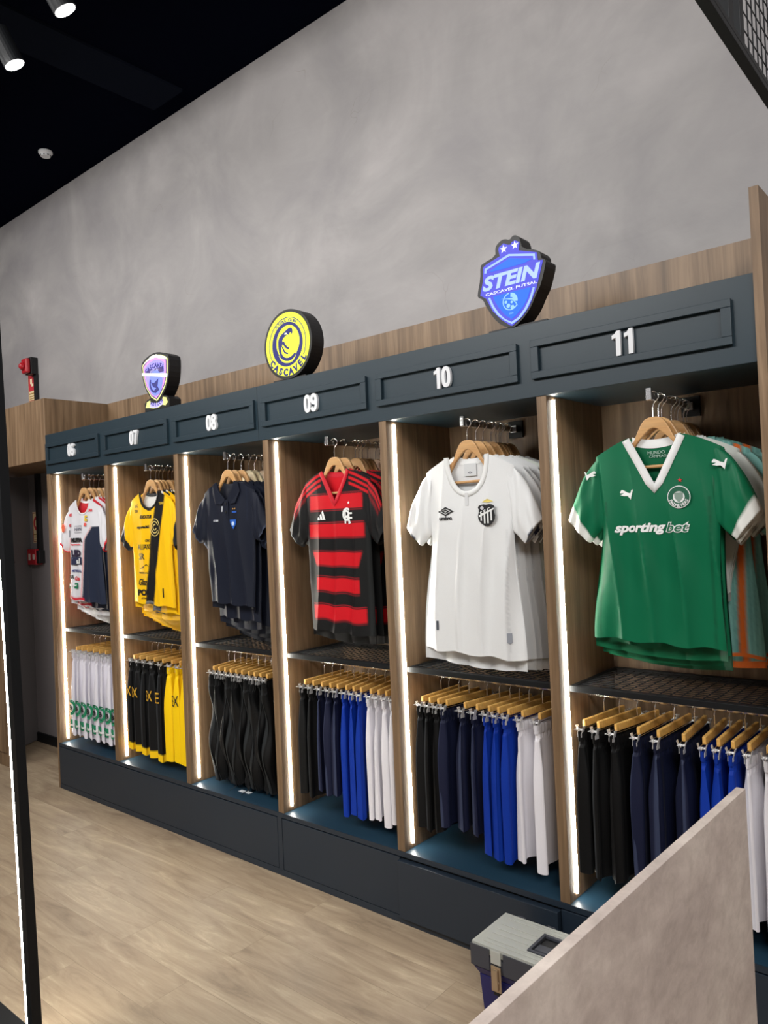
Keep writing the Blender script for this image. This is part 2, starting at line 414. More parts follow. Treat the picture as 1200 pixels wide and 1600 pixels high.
# ------------------------------------------------------------------ base cabinet
ba = empty('base_cabinet', (2.12, 0, 0), 'long dark blue-grey base cabinet with drawers under the six clothes bays', 'cabinet')
o0 = -2.12
MB().box(.0185 + o0, 4.2235 + o0, 0.0035, BY - .0125, .2676, ZB).build('top_board', TRAY, ba)
MB().box(.0185 + o0, 4.2235 + o0, 0.0, .0034, .2676, ZB).build('shaded_edge', BASEDARK, ba)  # top board's front edge; its shade is put into the darker colour
MB().box(.0185 + o0, 4.2235 + o0, .012, BY - .013, .03, .2672).build('carcass', BLACKM, ba)
MB().box(.0185 + o0, 4.2235 + o0, 0.001, .02, 0, .0285).build('kickboard', BASEDARK, ba)
MB().box(2.093 + o0, 2.122 + o0, .001, .0115, .0287, .2674).build('stile', BASEDARK, ba)
for x0, x1, y in ((.02, 2.090, .001), (2.125, 2.8185, .001), (2.8215, 3.5195, -.018), (3.524, 4.22, .001)):
    MB().box(x0 + o0, x1 + o0, y, .0115, .0305, .262 if y > 0 else .256).build('drawer_front', BASEDARK, ba, .0012)

# ------------------------------------------------------------------ wire shelves, rails
for k in range(6):
    x0, x1 = DV[k] + T + .0045, DV[k + 1] - .001; n = '%02d' % (6 + k); cx = (x0 + x1) / 2; hw = (x1 - x0) / 2
    s = empty('wire_shelf', (cx, .25, ZS), 'black wire mesh shelf across the middle of bay ' + n, 'shelf', 'black wire shelves')
    f = MB(); y0, y1 = .062 - .25, .438 - .25
    f.box(-hw, hw, y0, y0 + .02, -.02, 0).box(-hw, hw, y1 - .02, y1, -.02, 0).box(-hw, -hw + .018, y0 + .02, y1 - .02, -.02, 0).box(hw - .018, hw, y0 + .02, y1 - .02, -.02, 0)
    f.build('frame', BLACKM, s, .001)
    g = MB(); xx = -hw + .02
    while xx < hw - .02:
        g.box(xx, xx + .0024, y0 + .018, y1 - .018, -.006, -.0036); xx += .034
    yy = y0 + .03
    while yy < y1 - .02:
        g.box(-hw + .016, hw - .016, yy, yy + .0024, -.0036, -.0012); yy += .026
    g.build('wire_mesh', BLACKM, s)
    # face-out arm for the shirts
    r = empty('garment_arm', (cx, BY - .013, 1.955), 'chrome arm projecting from the back board at the top of bay ' + n, 'clothes rail', 'chrome arms for shirts')
    yb = -(BY - .013)
    MB().box(-.032, .032, -.012, -.0005, -.035, .035).build('wall_plate', BLACKM, r, .001)
    MB().box(-.014, .014, -.03, -.0122, -.014, .014).box(-.006, .006, .052 + yb, -.0302, -.012, .008).build('arm', CHROME, r, .001)
    MB().box(-.009, .009, .040 + yb, .0515 + yb, -.014, .028).build('end_stop', CHROME, r, .003)
    q = MB().tube([(-hw + .001, 0, 0), (hw - .001, 0, 0)], .009, 10).build('hanging_rail', CHROME); q.location = (cx, .205, .957)
    props(q, 'chrome rail under the wire shelf of bay %s holding clip hangers' % n, 'clothes rail', 'chrome rails for shorts')

# ================================================================== LIT CREST SIGNS
def rounded(pts, it=2):
    for _ in range(it):
        q = []
        for i in range(len(pts)):
            a, b = pts[i], pts[(i + 1) % len(pts)]
            q += [(a[0] * .75 + b[0] * .25, a[1] * .75 + b[1] * .25), (a[0] * .25 + b[0] * .75, a[1] * .25 + b[1] * .75)]
        pts = q
    return pts
EM = 1.0
def crest(loc, label, outline, group='lit club crests on the fascia'):
    r = empty('crest_sign', loc, label, 'illuminated sign', group)
    MB().prism(outline, 0, .073).build('housing', BLACKPL, r)
    MB().box(-.11, .11, .004, .068, -.0045 if loc[2] > 2.2575 else 0, .012).build('foot_plate', BLACKPL, r) if False else None
    return r
ZF = ZH1 + .0005
# --- STEIN
st_out = [(0.036, 0.295), (0.043, 0.262), (0.097, 0.245), (0.112, 0.226), (0.112, 0.21), (0.126, 0.204), (0.130, 0.193), (0.114, 0.143), (0.105, 0.12), (0.09, 0.099), (0.067, 0.058), (0.04, 0.028), (0.001, 0.001), (-0.018, 0.001), (-0.053, 0.016), (-0.084, 0.048), (-0.112, 0.094), (-0.124, 0.123), (-0.145, 0.135), (-0.146, 0.148), (-0.131, 0.199), (-0.129, 0.245), (-0.116, 0.252), (-0.064, 0.264), (-0.064, 0.291), (-0.058, 0.302), (-0.04, 0.313), (-0.024, 0.314), (-0.005, 0.305), (0.005, 0.315), (0.018, 0.317), (0.03, 0.308)]
g = crest((3.455, .0, ZF), 'lit blue shield crest with two stars reading STEIN, above bay 10', rounded(st_out, 1))
MB().box(-.11, .12, .006, .11, 0, .006).build('foot_plate', BLACKPL, g)
st_in = [(0.034, 0.287), (0.030, 0.259), (0.098, 0.235), (0.101, 0.207), (0.12, 0.203), (0.096, 0.131), (0.091, 0.115), (0.06, 0.059), (0.034, 0.032), (-0.009, 0.006), (-0.018, 0.009), (-0.052, 0.036), (-0.086, 0.074), (-0.11, 0.123), (-0.134, 0.14), (-0.12, 0.188), (-0.117, 0.236), (-0.103, 0.244), (-0.046, 0.259), (-0.051, 0.282), (-0.048, 0.291), (-0.029, 0.3), (-0.012, 0.29), (-0.002, 0.288), (0.004, 0.295), (0.017, 0.298)]
VIO = P((72, 72, 200), EM); PALE = P((150, 180, 255), EM); BRB = P((20, 100, 255), EM); WH = P((225, 232, 255), EM)
shape('violet_face', [st_in], VIO, g, off=.001)
shape('pale_border', [[(-0.112, 0.213), (-0.110, 0.229), (-0.01, 0.257), (0.091, 0.232), (0.092, 0.212), (0.085, 0.213), (0.084, 0.226), (-0.008, 0.249), (-0.102, 0.224), (-0.103, 0.212)],
   [(-0.101, 0.123), (-0.093, 0.123), (-0.079, 0.09), (-0.06, 0.06), (-0.036, 0.035), (-0.011, 0.02), (0.015, 0.03), (0.042, 0.055), (0.062, 0.084), (0.078, 0.121), (0.085, 0.119), (0.071, 0.082), (0.051, 0.052), (0.021, 0.024), (-0.01, 0.012), (-0.039, 0.031), (-0.067, 0.056), (-0.088, 0.089)]], PALE, g, off=.0022)
shape('blue_field', [[(-0.095, 0.214), (-0.008, 0.242), (0.080, 0.217), (0.081, 0.212), (0.0, 0.215), (-0.085, 0.217)][:3] + [(0.05, .2105), (-.03, .2105)],
   [(-0.08, 0.124), (0.07, 0.123), (0.056, 0.088), (0.036, 0.062), (0.009, 0.04), (-0.01, 0.03), (-0.035, 0.049), (-0.059, 0.08), (-0.074, 0.106)]], BRB, g, off=.0022)
text('crest_lettering', 'STEIN', -.006, .174, .07, P((165, 190, 255), EM), g, off=.003, bold=.04, shear=.25, width=.232, height=.052)
text('crest_lettering', 'CASCAVEL FUTSAL', -.008, .1355, .012, WH, g, off=.003, width=.205, height=.0095, bold=.01)
shape('stars', [star(-.029, .279, .015), star(.016, .281, .015)], WH, g, off=.0025)
bl = [ringseg(-.011, .092, .0275, .031, 100, 330), circ(-.02, .078, .008, 6), circ(-.004, .07, .008, 6), circ(-.029, .092, .006, 5), circ(-.006, .088, .005, 6), ringseg(-.011, .092, .014, .029, -10, 85),
      [(-.048, .108), (.0, .1), (.018, .07), (.012, .084), (-.004, .096)]]
for i, b in enumerate(bl): shape('ball_motif', [b], P((140, 190, 255), EM), g, off=.0032 + i * .00015)
text('crest_lettering', '2020', -.01, .05, .012, P((120, 170, 255), EM), g, off=.003, height=.006)
# --- round CASCAVEL
YEL = P((238, 245, 60), EM); DKB = P((30, 32, 108), EM); DK = P((45, 48, 60), .4)
RR = .155; cz = .1505
g = crest((2.303, .0, ZF), 'round lit yellow crest with a blue snake head reading CASCAVEL, above bay 09', circ(0, cz + .005, RR, 64))
MB().box(-.11, .1, .006, .11, 0, .006).build('foot_plate', BLACKPL, g); cz += .005
shape('yellow_face', [circ(0, cz, .142, 64)], YEL, g, off=.001)
shape('arc_line', [ringseg(0, cz, .117, .1205, -32, 212, 60)], DKB, g, off=.002)
shape('blue_ring', [circ(0.0, cz, .099, 64), circ(.004, cz + .008, .076, 64)], DKB, g, off=.002)
arctext('crest_lettering', 'FUTEBOL CLUBE', 0, cz, .108, 128, 56, .019, DKB, g, lambda a, b: 0, .002, .01)
arctext('crest_lettering', 'CASCAVEL', 0, cz, .124, 216, 324, .042, DKB, g, lambda a, b: 0, .0022, .05, inward=True)
# snake: body coil and head
coil = [(-.062 + .0, .0), (-.06, .03), (-.04, .05), (-.02, .058), (.0, .068), (.02, .074), (.036, .07), (.04, .055), (.034, .038), (.03, .05), (.02, .052), (.014, .036), (.008, .048), (-.01, .04), (-.03, .03), (-.034, .012), (-.024, .022), (-.008, -.006), (.014, -.02), (.012, -.026), (-.008, -.02), (-.026, .0), (-.036, .006), (-.034, -.02), (-.018, -.042), (.01, -.05), (-.002, -.04), (-.018, -.03), (-.028, -.01), (-.042, -.002), (-.044, -.03), (-.03, -.055), (.0, -.066), (.03, -.06), (.05, -.045), (.055, -.056), (.03, -.074), (.0, -.08), (-.035, -.068), (-.056, -.04)]
shape('snake_motif', [rounded([(x * .95, z * .95 + cz) for x, z in coil], 1)], DKB, g, off=.0025)
shape('crescent', [rounded([(-.06, cz - .036), (-.048, cz - .054), (-.02, cz - .073), (.02, cz - .078), (.05, cz - .062), (.062, cz - .040), (.045, cz - .073), (.02, cz - .086), (-.02, cz - .082), (-.045, cz - .066)], 2)], YEL, g, off=.0032)
shape('eye', [[(-.014, cz + .045), (.002, cz + .044), (.002, cz + .05), (-.01, cz + .052)]], P((245, 250, 230), EM), g, off=.0035)
# --- shield CASCAVEL FUTSAL
sh_sh = [(-.127, .262), (-.091, .284), (-.040, .300), (.015, .305), (.07, .296), (.114, .279), (.136, .264), (.134, .2), (.122, .145), (.101, .105), (.05, .055), (.012, .03), (-.045, .06), (-.096, .125), (-.118, .185)]
ribbon = [(.02, .06), (.063, .067), (.1, .062), (.122, .045), (.122, .001), (-.108, .001), (-.108, .045), (-.08, .062), (-.057, .067)]
g = crest((1.26, .0, ZF), 'lit shield crest with violet snake reading CASCAVEL FUTSAL, above bay 07', rounded(sh_sh, 1))
MB().prism(ribbon, .0005, .0725).build('ribbon_housing', BLACKPL, g)
def ins(pts, k, cx=.005, cz=.17): return [(cx + (x - cx) * k, cz + (z - cz) * k) for x, z in pts]
shape('shield_face', [ins(sh_sh, .90)], P((235, 240, 150), EM), g, off=.001)
shape('shield_face', [ins(sh_sh, .84)], P((60, 60, 110), EM), g, off=.002)
shape('shield_face', [ins(sh_sh, .79)], P((225, 150, 235), EM), g, off=.003)
shape('shield_face', [ins(sh_sh, .70)], P((160, 150, 240), EM), g, off=.004)
shape('shield_face', [rect(-.075, .19, .09, .218)], P((75, 60, 120), EM), g, off=.0046)
arctext('crest_lettering', 'CASCAVEL', .008, .07, .165, 119, 62, .036, P((40, 40, 120), EM), g, lambda a, b: 0, .0052, .03)
arctext('crest_lettering', 'FUTSAL', .008, .09, .119, 108, 74, .022, P((190, 190, 250), EM), g, lambda a, b: 0, .0052, .01)
shape('snake_motif', [circ(.012, .14, .062, 32, .068)], P((125, 140, 240), EM), g, off=.0054)
shape('snake_motif', [ringseg(.008, .14, .04, .052, 150, 300)], P((50, 50, 120), EM), g, off=.0062)
shape('snake_motif', [[(-.03, .15), (.0, .142), (.04, .16), (.03, .12), (.045, .1), (.01, .085), (.0, .105), (.02, .112), (-.01, .12)]], P((50, 50, 120), EM), g, off=.0064)
shape('light_bar', [[(-.108, .212), (-.108, .197), (.122, .156), (.125, .172)]], P((250, 250, 255), 1.6), g, off=.0075)
shape('light_bar', [[(-.1, .255), (-.02, .288), (.03, .290), (.118, .262), (.118, .248), (.02, .276), (-.04, .27)]], P((250, 250, 235), 1.5), g, off=.0070)
shape('ribbon_face', [[(-.095, .02), (-.08, .05), (-.05, .055), (-.045, .035), (.06, .035), (.07, .058), (.1, .052), (.112, .025), (.09, .01), (.06, .018), (.03, .008), (-.02, .008), (-.06, .016)]], P((225, 228, 140), EM), g, off=.003)
shape('ribbon_face', [[(-.05, .018), (-.045, .042), (.015, .032), (.07, .045), (.072, .02), (.012, .008)]], P((190, 180, 250), EM), g, off=.0045)
arctext('crest_lettering', 'ADECCA', .012, .13, .104, 243, 300, .024, P((50, 45, 130), EM), g, lambda a, b: 0, .0055, .03, inward=True)

# ================================================================== GARMENTS
def sm(a, b, t):
    t = max(0, min(1, (t - a) / (b - a))); return t * t * (3 - 2 * t)
def foldf(x, z, s, k=1.0):
    r = sm(.06, .45, -z); r0 = .18 + .82 * r
    a = math.sin(x * 30 + s * 1.7 + 1.1 * math.sin(z * 4 + s)); b = math.sin(x * 52 + s * 2.9 - z * 3 + .5 * math.sin(z * 6))
    v = (1 - 2 * abs(a) ** .7) * .55 + b * .35
    w_ = .0012 * math.sin(x * 50 + z * 30 + s) * math.sin(z * 9 + s * 2)
    return .0195 * k * r0 * v + w_
def avg(fn, a, b, c, da=.0019, db=.0011):
    f0 = fn(a, b, c)
    if all(fn(a + i * da * 2, b + j * db, c) == f0 for i in (-1, 1) for j in (-1, 1)): return lin(f0)
    L3 = [lin(fn(a + i * da, b + j * db, c)) for i in (-2, -1, 0, 1, 2) for j in (-1, 0, 1)]
    return tuple(sum(q[k] for q in L3) / 15 for k in range(3))
def shirt(hem, hh=.208, neck='v', nd=.15, nh=.078, seed=1.0, bhem=.03, col=lambda x, z, f: (128, 128, 128), slcol=lambda u, wv, side: (128, 128, 128), mat=None, sl_len=1.0, collar=None, colw=.021, rows=190, shift=0, famp=1.0):
    """local origin: neck point; x across, z down; returns (root objects, surface)"""
    def hw(z):
        t = -z
        a = .198 - .012 * sm(.05, .30, t)
        return a + (hh - .186) * sm(.3, -hem, t)
    def tf(x):
        ax = abs(x)
        if ax < nh:
            q = ax / nh
            return -nd * (1 - q) if neck == 'v' else -nd * math.sqrt(max(0, 1 - q ** 2.2))
        return -.052 * ((ax - nh) / (.198 - nh)) ** 1.25
    def tb(x):
        ax = abs(x)
        return -.014 * (1 - (ax / nh) ** 2) if ax < nh else tf(x)
    def thk(x, z):
        s = min(1, abs(x - shift * sm(.25, .6, -z)) / hw(z)); return (.016 + .018 * sm(.04, .3, -z)) * math.sqrt(max(0, 1 - s ** 4)) + .002
    def fy(x, z): return -thk(x, z) - foldf(x, z, seed, famp)
    def by(x, z): return thk(x, z) + .6 * foldf(x, z, seed + 3, famp)
    cols = [-1 + (1 - nh / .198) * i / 24 for i in range(24)] + [nh / .198 * math.sin(-PI / 2 + PI * i / 36) for i in range(37)]
    cols += [-c for c in cols[:24]][::-1]
    bm = bmesh.new(); cl = bm.loops.layers.float_color.new('Col') if False else None
    cols_v = []
    def sheet(ftop, fyy, hemz, front):
        g = []
        for j in range(rows + 1):
            row = []
            for c in cols:
                zt = ftop(c * .198); tt = j / rows; za = -(nd + .02) if front else -.1; k0 = .32
                z = zt + (za - zt) * (tt / k0) if tt < k0 else za + (hemz - za) * (tt - k0) / (1 - k0)
                zc = z; lo = sm(k0, 1, tt)
                z += lo * (-.045 * c * .2 + (.004 * math.sin(c * 9 + seed) if front else -.018 * (1 - c * c)))
                x = c * hw(zc) + shift * sm(.25, .6, -zc)
                v = bm.verts.new((x, fyy(x, z), z)); row.append(v)
                cols_v.append(avg(col, c * hw(zc), zc, front))
            g.append(row)
        for a, b in zip(g, g[1:]):
            for i in range(len(cols) - 1):
                q = (a[i], b[i], b[i + 1], a[i + 1])
                bm.faces.new(q if front else q[::-1])
    sheet(tf, fy, hem, True); sheet(tb, by, hem - bhem, False)
    me = bpy.data.meshes.new('jersey'); bm.to_mesh(me); bm.free()
    ca = me.color_attributes.new('Col', 'FLOAT_COLOR', 'POINT')
    for i, c in enumerate(cols_v): ca.data[i].color = (*c, 1)
    # sleeves
    sleeves = []
    for sd in (-1, 1):
        bm = bmesh.new(); cv = []; nu_, nf = 44, 40; rings = []
        ox, oz = (.303 if sl_len > .9 else .29), -.253 * sl_len
        ix, iz = .232, -.335 * sl_len
        rnd = random.Random(seed * 7 + sd)
        for i in range(nu_ + 1):
            u = i / nu_
            up = Vector(((1 - u) ** 2 * .172 + 2 * u * (1 - u) * .243 + u * u * ox, (1 - u) ** 2 * -.044 + 2 * u * (1 - u) * -.075 + u * u * oz))
            lo = Vector(((1 - u) ** 2 * .172 + 2 * u * (1 - u) * .178 + u * u * ix, (1 - u) ** 2 * -.27 + 2 * u * (1 - u) * (-.285) + u * u * iz))
            ring = []
            for k in range(nf):
                ph = 2 * PI * k / nf; wv = (1 + math.cos(ph)) / 2
                p = lo + (up - lo) * wv
                th = (.012 + .020 * sm(0, .8, u)) * abs(math.sin(ph)) ** .8 * (1 if math.sin(ph) > 0 else -1)
                if math.sin(ph) == 0: th = 0
                wr = .004 * math.sin(14 * u + 9 * wv + seed) * (1 - u * .3) + .004 * math.sin(15 * wv + 3 * u + seed * 2 + sd) * sm(.2, 1, u)
                ring.append(bm.verts.new((sd * p.x, -th + wr, p.y))); cv.append(avg(slcol, u, wv, sd, .006, .012))
            rings.append(ring)
        for a, b in zip(rings, rings[1:]):
            for k in range(nf): bm.faces.new((a[k], a[(k + 1) % nf], b[(k + 1) % nf], b[k]))
        # turned-in hem inside the cuff
        cc = sum((v.co for v in rings[-1]), Vector()) / nf
        inn = [bm.verts.new(cc + (v.co - cc) * .86 + (rings[-4][k_].co - v.co) * .8) for k_, v in enumerate(rings[-1])]; cv += [lin(slcol(1, .5, sd))] * nf
        for k in range(nf): bm.faces.new((rings[-1][k], rings[-1][(k + 1) % nf], inn[(k + 1) % nf], inn[k]))
        bmesh.ops.recalc_face_normals(bm, faces=bm.faces)
        ms = bpy.data.meshes.new('sleeve'); bm.to_mesh(ms); bm.free()
        ca = ms.color_attributes.new('Col', 'FLOAT_COLOR', 'POINT')
        for i, c in enumerate(cv): ca.data[i].color = (*c, 1)
        sleeves.append(ms)
    # collar ribbon
    mc = None
    if collar:
        bm = bmesh.new(); N = 48; pr = None
        for i in range(N + 1):
            x = nh * math.sin(-PI / 2 + PI * i / N); z = tf(x)
            x2 = nh * math.sin(-PI / 2 + PI * min(N, i + 1) / N); x1 = nh * math.sin(-PI / 2 + PI * max(0, i - 1) / N)
            tv = Vector((x2 - x1, tf(x2) - tf(x1))).normalized(); nn = Vector((tv.y, -tv.x))
            if neck == 'v' and i == N // 2: nn = Vector((0, -1.25))
            px, pz = x + nn.x * colw, z + nn.y * colw
            a = bm.verts.new((x, fy(x, z) - .001, z)); b = bm.verts.new((px, fy(px, pz) - .0035, pz)); c = bm.verts.new((px, fy(px, pz) + .001, pz)); d = bm.verts.new((x, fy(x, z) + .0025, z))
            cur = (a, b, c, d)
            if pr:
                for k in range(4): bm.faces.new((pr[k], pr[(k + 1) % 4], cur[(k + 1) % 4], cur[k]))
            pr = cur
        pr = None
        for i in range(25):     # back of the neck, seen from the front
            x = nh * (-1 + 2 * i / 24); z = tb(x)
            a = bm.verts.new((x, by(x, z) - .001, z + .004)); b = bm.verts.new((x, by(x, z) - .0015, z - colw)); c = bm.verts.new((x, by(x, z) + .0025, z + .004))
            if pr: bm.faces.new((pr[0], a, b, pr[1])); bm.faces.new((pr[2], c, a, pr[0]))
            pr = (a, b, c)
        bmesh.ops.recalc_face_normals(bm, faces=bm.faces)
        mc = bpy.data.meshes.new('collar'); bm.to_mesh(mc); bm.free()
    return me, sleeves, mc, fy
def make_shirt(loc, label, group, cat='shirt', mat=None, collarmat=None, name='football_shirt', **kw):
    me, sl, mc, fy = shirt(mat=mat, collar=collarmat, **kw)
    r = empty(name, loc, label, cat, group); r.scale = (1, .8, 1)
    link('body', me, mat, r, True)
    for s_ in sl: link('sleeve', s_, mat, r, True)
    if mc: link('collar', mc, collarmat, r, True)
    return r, fy

def flat(fy, cx, cz, r):
    m = min(fy(cx + a * r, cz + b * r) for a in (-1, -.5, 0, .5, 1) for b in (-1, -.5, 0, .5, 1))
    return lambda a, b: m
# ---------------- wooden shirt hanger (local origin = top of wood)
def make_hanger(loc, label, group, wood=HWOOD):
    r = empty('wooden_hanger', loc, label, 'hanger', group)
    U = [(0, 0), (.014, -.001), (.028, -.007), (.040, -.020), (.052, -.042), (.066, -.072), (.085, -.088), (.12, -.118), (.148, -.136)]
    D = [(0, -.036), (.012, -.039), (.03, -.054), (.045, -.068), (.06, -.086), (.075, -.108), (.10, -.136), (.144, -.158)]
    pts = [(-x, z) for x, z in U[::-1]] + U[1:] + D[::-1] + [(-x, z) for x, z in D[1:]]
    MB().prism([(x, z) for x, z in pts], -.006, .006).build('hanger_body', wood, r, .003)
    MB().tube([(-.148, 0, -.118), (-.146, 0, -.158), (.146, 0, -.158), (.148, 0, -.118)], .0055, 8).build('trouser_bar', wood, r)
    hk = [(0, 0, -.006), (0, 0, .035)]
    for a in range(-60, 181, 20):
        t = math.radians(a); hk.append((.0 + .020 * math.cos(t) - .0, 0, .068 + .018 * math.sin(t)))
    hk = [(0, 0, -.006), (0, 0, .030), (.004, 0, .042), (.014, 0, .052)] + [(.020 * math.cos(math.radians(a)), 0, .062 + .020 * math.sin(math.radians(a))) for a in range(-10, 200, 20)]
    MB().tube(hk, .0017, 6).build('hook', CHROME, r)
    return r
HZ = 1.893
XC = {k: (DV[k] + T + DV[k + 1]) / 2 for k in range(6)}
hang0 = None
ypos = {0: [.053, .09, .12, .15, .185, .22, .26, .31, .36], 1: [.075, .105, .13, .155, .185, .215, .245, .28, .32, .36], 2: [.062, .102, .142, .2, .232, .285, .34],
        3: [.09, .156, .223, .251, .28, .306, .37, .395], 4: [.075, .138, .19, .232, .257, .279, .298, .327, .36], 5: [.078, .112, .167, .232, .268, .317, .342, .368, .4]}
ordn = ['front', 'second', 'third', 'fourth', 'fifth', 'sixth', 'seventh', 'eighth', 'ninth', 'tenth']
def jit(k, i): return 0 if i == 0 else .006 * math.sin(k * 5 + i * 2.3)
pale = None
for k in range(6):
    for i, y in enumerate(ypos[k]):
        lab = '%s wooden hanger on the chrome arm of bay %02d' % (ordn[i].capitalize() if False else ordn[i], 6 + k)
        loc = (XC[k] + jit(k, i), y, HZ)
        grp = 'wooden hangers on the arm of bay %02d' % (6 + k)
        isp = (k == 2 and i in (3, 4, 6))
        rz = 0.035 * math.sin(i * 3.1 + k)
        if isp:
            if pale is None: pale = make_hanger(loc, lab.replace('wooden', 'pale wooden'), grp, HWOOD_PALE)
            else: clone(pale, loc, lab.replace('wooden', 'pale wooden'), rz=rz)
        elif hang0 is None: hang0 = make_hanger(loc, lab, grp)
        else:
            c = clone(hang0, loc, lab, rz=rz); c['group'] = wl(grp)
SZ = 1.832       # neck point height
def stack(k, base, fmt, idxs, hem, zmax=1.035, group=None, skip=('print', 'badge', 'brand_mark', 'lettering')):
    """further shirts of one kind on the same arm, each on its hanger; later ones hang lower"""
    for i in idxs:
        y = ypos[k][i]
        want = SZ - 1.0 - (.17 - .135 * min(1, i / (len(ypos[k]) - 1)))
        s = max(1.0, (SZ - (1.175 - .155 * i / (len(ypos[k]) - 1))) / -hem) if hem > -.7 else 1 + .06 * i / 8
        c = clone(base, (XC[k] + jit(k, i), y, SZ), fmt % ordn[i], scale=((1 + .004 * i) * (.965 if k == 5 else 1), .58, s), rz=.035 * math.sin(i * 3.1 + k), skip=skip)
        if group: c['group'] = wl(group)

# ---------------- bay 11: green
GREEN = (2, 100, 66)
def c_green(x, z, f):
    if not f: return (8, 96, 62)
    d = abs(abs(x) - (.163 + .02 * sm(.3, .6, -z)))
    if d < .0022 and z < -.2: return (5, 70, 45)
    return GREEN
def s_green(u, wv, sd): return (228, 230, 226) if u > .86 else (GREEN if abs(u - .05) > .02 else (6, 80, 50))
WHC = fabric('white_collar_fabric', .6, False, lin((228, 230, 230)))
g1, fy = make_shirt((XC[5], ypos[5][0], SZ), 'green football shirt with white collar and cuffs reading sportingbet, front of bay 11', 'green football shirts in bay 11', mat=SATIN, collarmat=WHC, hem=-.655, hh=.21, neck='v', nd=.152, seed=1.0, shift=-.02, col=c_green, slcol=s_green, colw=.024, bhem=.035)
WHP, BKP = P((232, 234, 234)), P((16, 16, 20))
puma = [(-.113, -.172), (-.107, -.165), (-.1, -.168), (-.088, -.175), (-.078, -.178), (-.074, -.168), (-.068, -.166), (-.071, -.176), (-.074, -.186), (-.077, -.198), (-.082, -.192), (-.088, -.186), (-.1, -.186), (-.113, -.182), (-.106, -.18), (-.1, -.176), (-.112, -.176)]
shape('brand_mark', [puma], WHP, g1, fy, off=.0025)
pm2 = lambda cx, cz, k, fl: [((x + .09) * k * fl + cx, (z + .18) * k + cz) for x, z in puma]
shape('brand_mark', [pm2(.2, -.105, 1.0, 1)], WHP, g1, lambda a, b: -.026, off=.003)
shape('brand_mark', [pm2(-.212, -.11, .9, -1)], WHP, g1, lambda a, b: -.026, off=.003)
text('lettering', 'sporting', -.052, -.293, .04, WHP, g1, fy, off=.003, bold=.04, shear=.3, width=.166, height=.038)
text('lettering', 'bet', .0675, -.2905, .04, WHP, g1, fy, off=.0025, bold=.075, shear=.3, width=.076, height=.034)
text('lettering', 'bet', .0675, -.2905, .04, P(GREEN), g1, fy, off=.0042, bold=.01, shear=.3, width=.069, height=.028)
fb = flat(fy, .077, -.198, .03)
bd = shape('badge', [circ(.077, -.198, .035, 40)], WHP, g1, fb, off=.002)
shape('badge_ring', [circ(.077, -.198, .0325, 40), circ(.077, -.198, .018, 40)], P((20, 90, 65)), bd, fb, off=.0032)
shape('badge_core', [[(.064, -.184), (.09, -.184), (.09, -.2), (.077, -.216), (.064, -.2)]], P((130, 150, 140)), bd, fb, off=.0032)
arctext('badge_lettering', 'PALMEIRAS', .077, -.198, .026, 205, 335, .013, WHP, bd, fb, .0056, .03, inward=True)
shape('star', [star(.08, -.146, .0075)], P((200, 30, 40)), g1, fy, off=.003)
text('neck_lettering', 'MUNDO', .0, -.052, .014, P((170, 200, 185)), g1, lambda a, b: .012, off=.0, width=.055)
text('neck_lettering', 'CAMPEAO', .004, -.064, .012, P((170, 200, 185)), g1, lambda a, b: .014, off=.0, width=.055)
stack(5, g1, '%s green football shirt with white cuffs on the arm of bay 11', [1, 2], -.655, group='green football shirts in bay 11', skip=('badge', 'lettering', 'star', 'neck_lettering'))
TEAL = (156, 222, 214); ORG = (255, 128, 52)
def c_teal(x, z, f):
    zz = -z
    if zz > .715 - .008 and f: return ORG
    if not f and zz > .728: return ORG
    xs = .152 - .010 * sm(.2, .7, zz)
    if xs < x < xs + .020 or -xs - .023 < x < -xs: return ORG
    if xs - .004 < x < xs: return (70, 130, 130)
    return TEAL if math.sin(x * 420) > -.3 else (115, 182, 176)
t1, _ = make_shirt((XC[5] + .012, ypos[5][5], SZ), 'teal football shirt with orange side stripes, sixth on the arm of bay 11', 'teal football shirts in bay 11', mat=FAB, collarmat=fabric('teal_collar', .6, False, lin(TEAL)), hem=-.72, hh=.212, neck='round', nd=.08, seed=2.0, col=c_teal, slcol=lambda u, wv, sd: TEAL)
t1.scale = (1.05, .6, 1.0)
c = clone(t1, (XC[5] + .018, ypos[5][7], SZ), 'teal football shirt with orange side stripes, eighth on the arm of bay 11', scale=(1.1, .5, 1.0), rz=.03)
wb, _ = make_shirt((XC[5] + .006, ypos[5][3], SZ), 'white shirt with plain collar, fourth on the arm of bay 11', 'white shirts in bay 11', mat=FAB, collarmat=WHC, hem=-.5, hh=.15, neck='round', nd=.08, seed=3.0, col=lambda x, z, f: (222, 226, 220), slcol=lambda u, wv, sd: (222, 226, 220), rows=60)
wb.scale = (1, .45, 1)
for i in (4, 6, 8): clone(wb, (XC[5] + jit(5, i), ypos[5][i], SZ), 'white shirt with plain collar, %s on the arm of bay 11' % ordn[i], scale=(1, .4, 1.0))

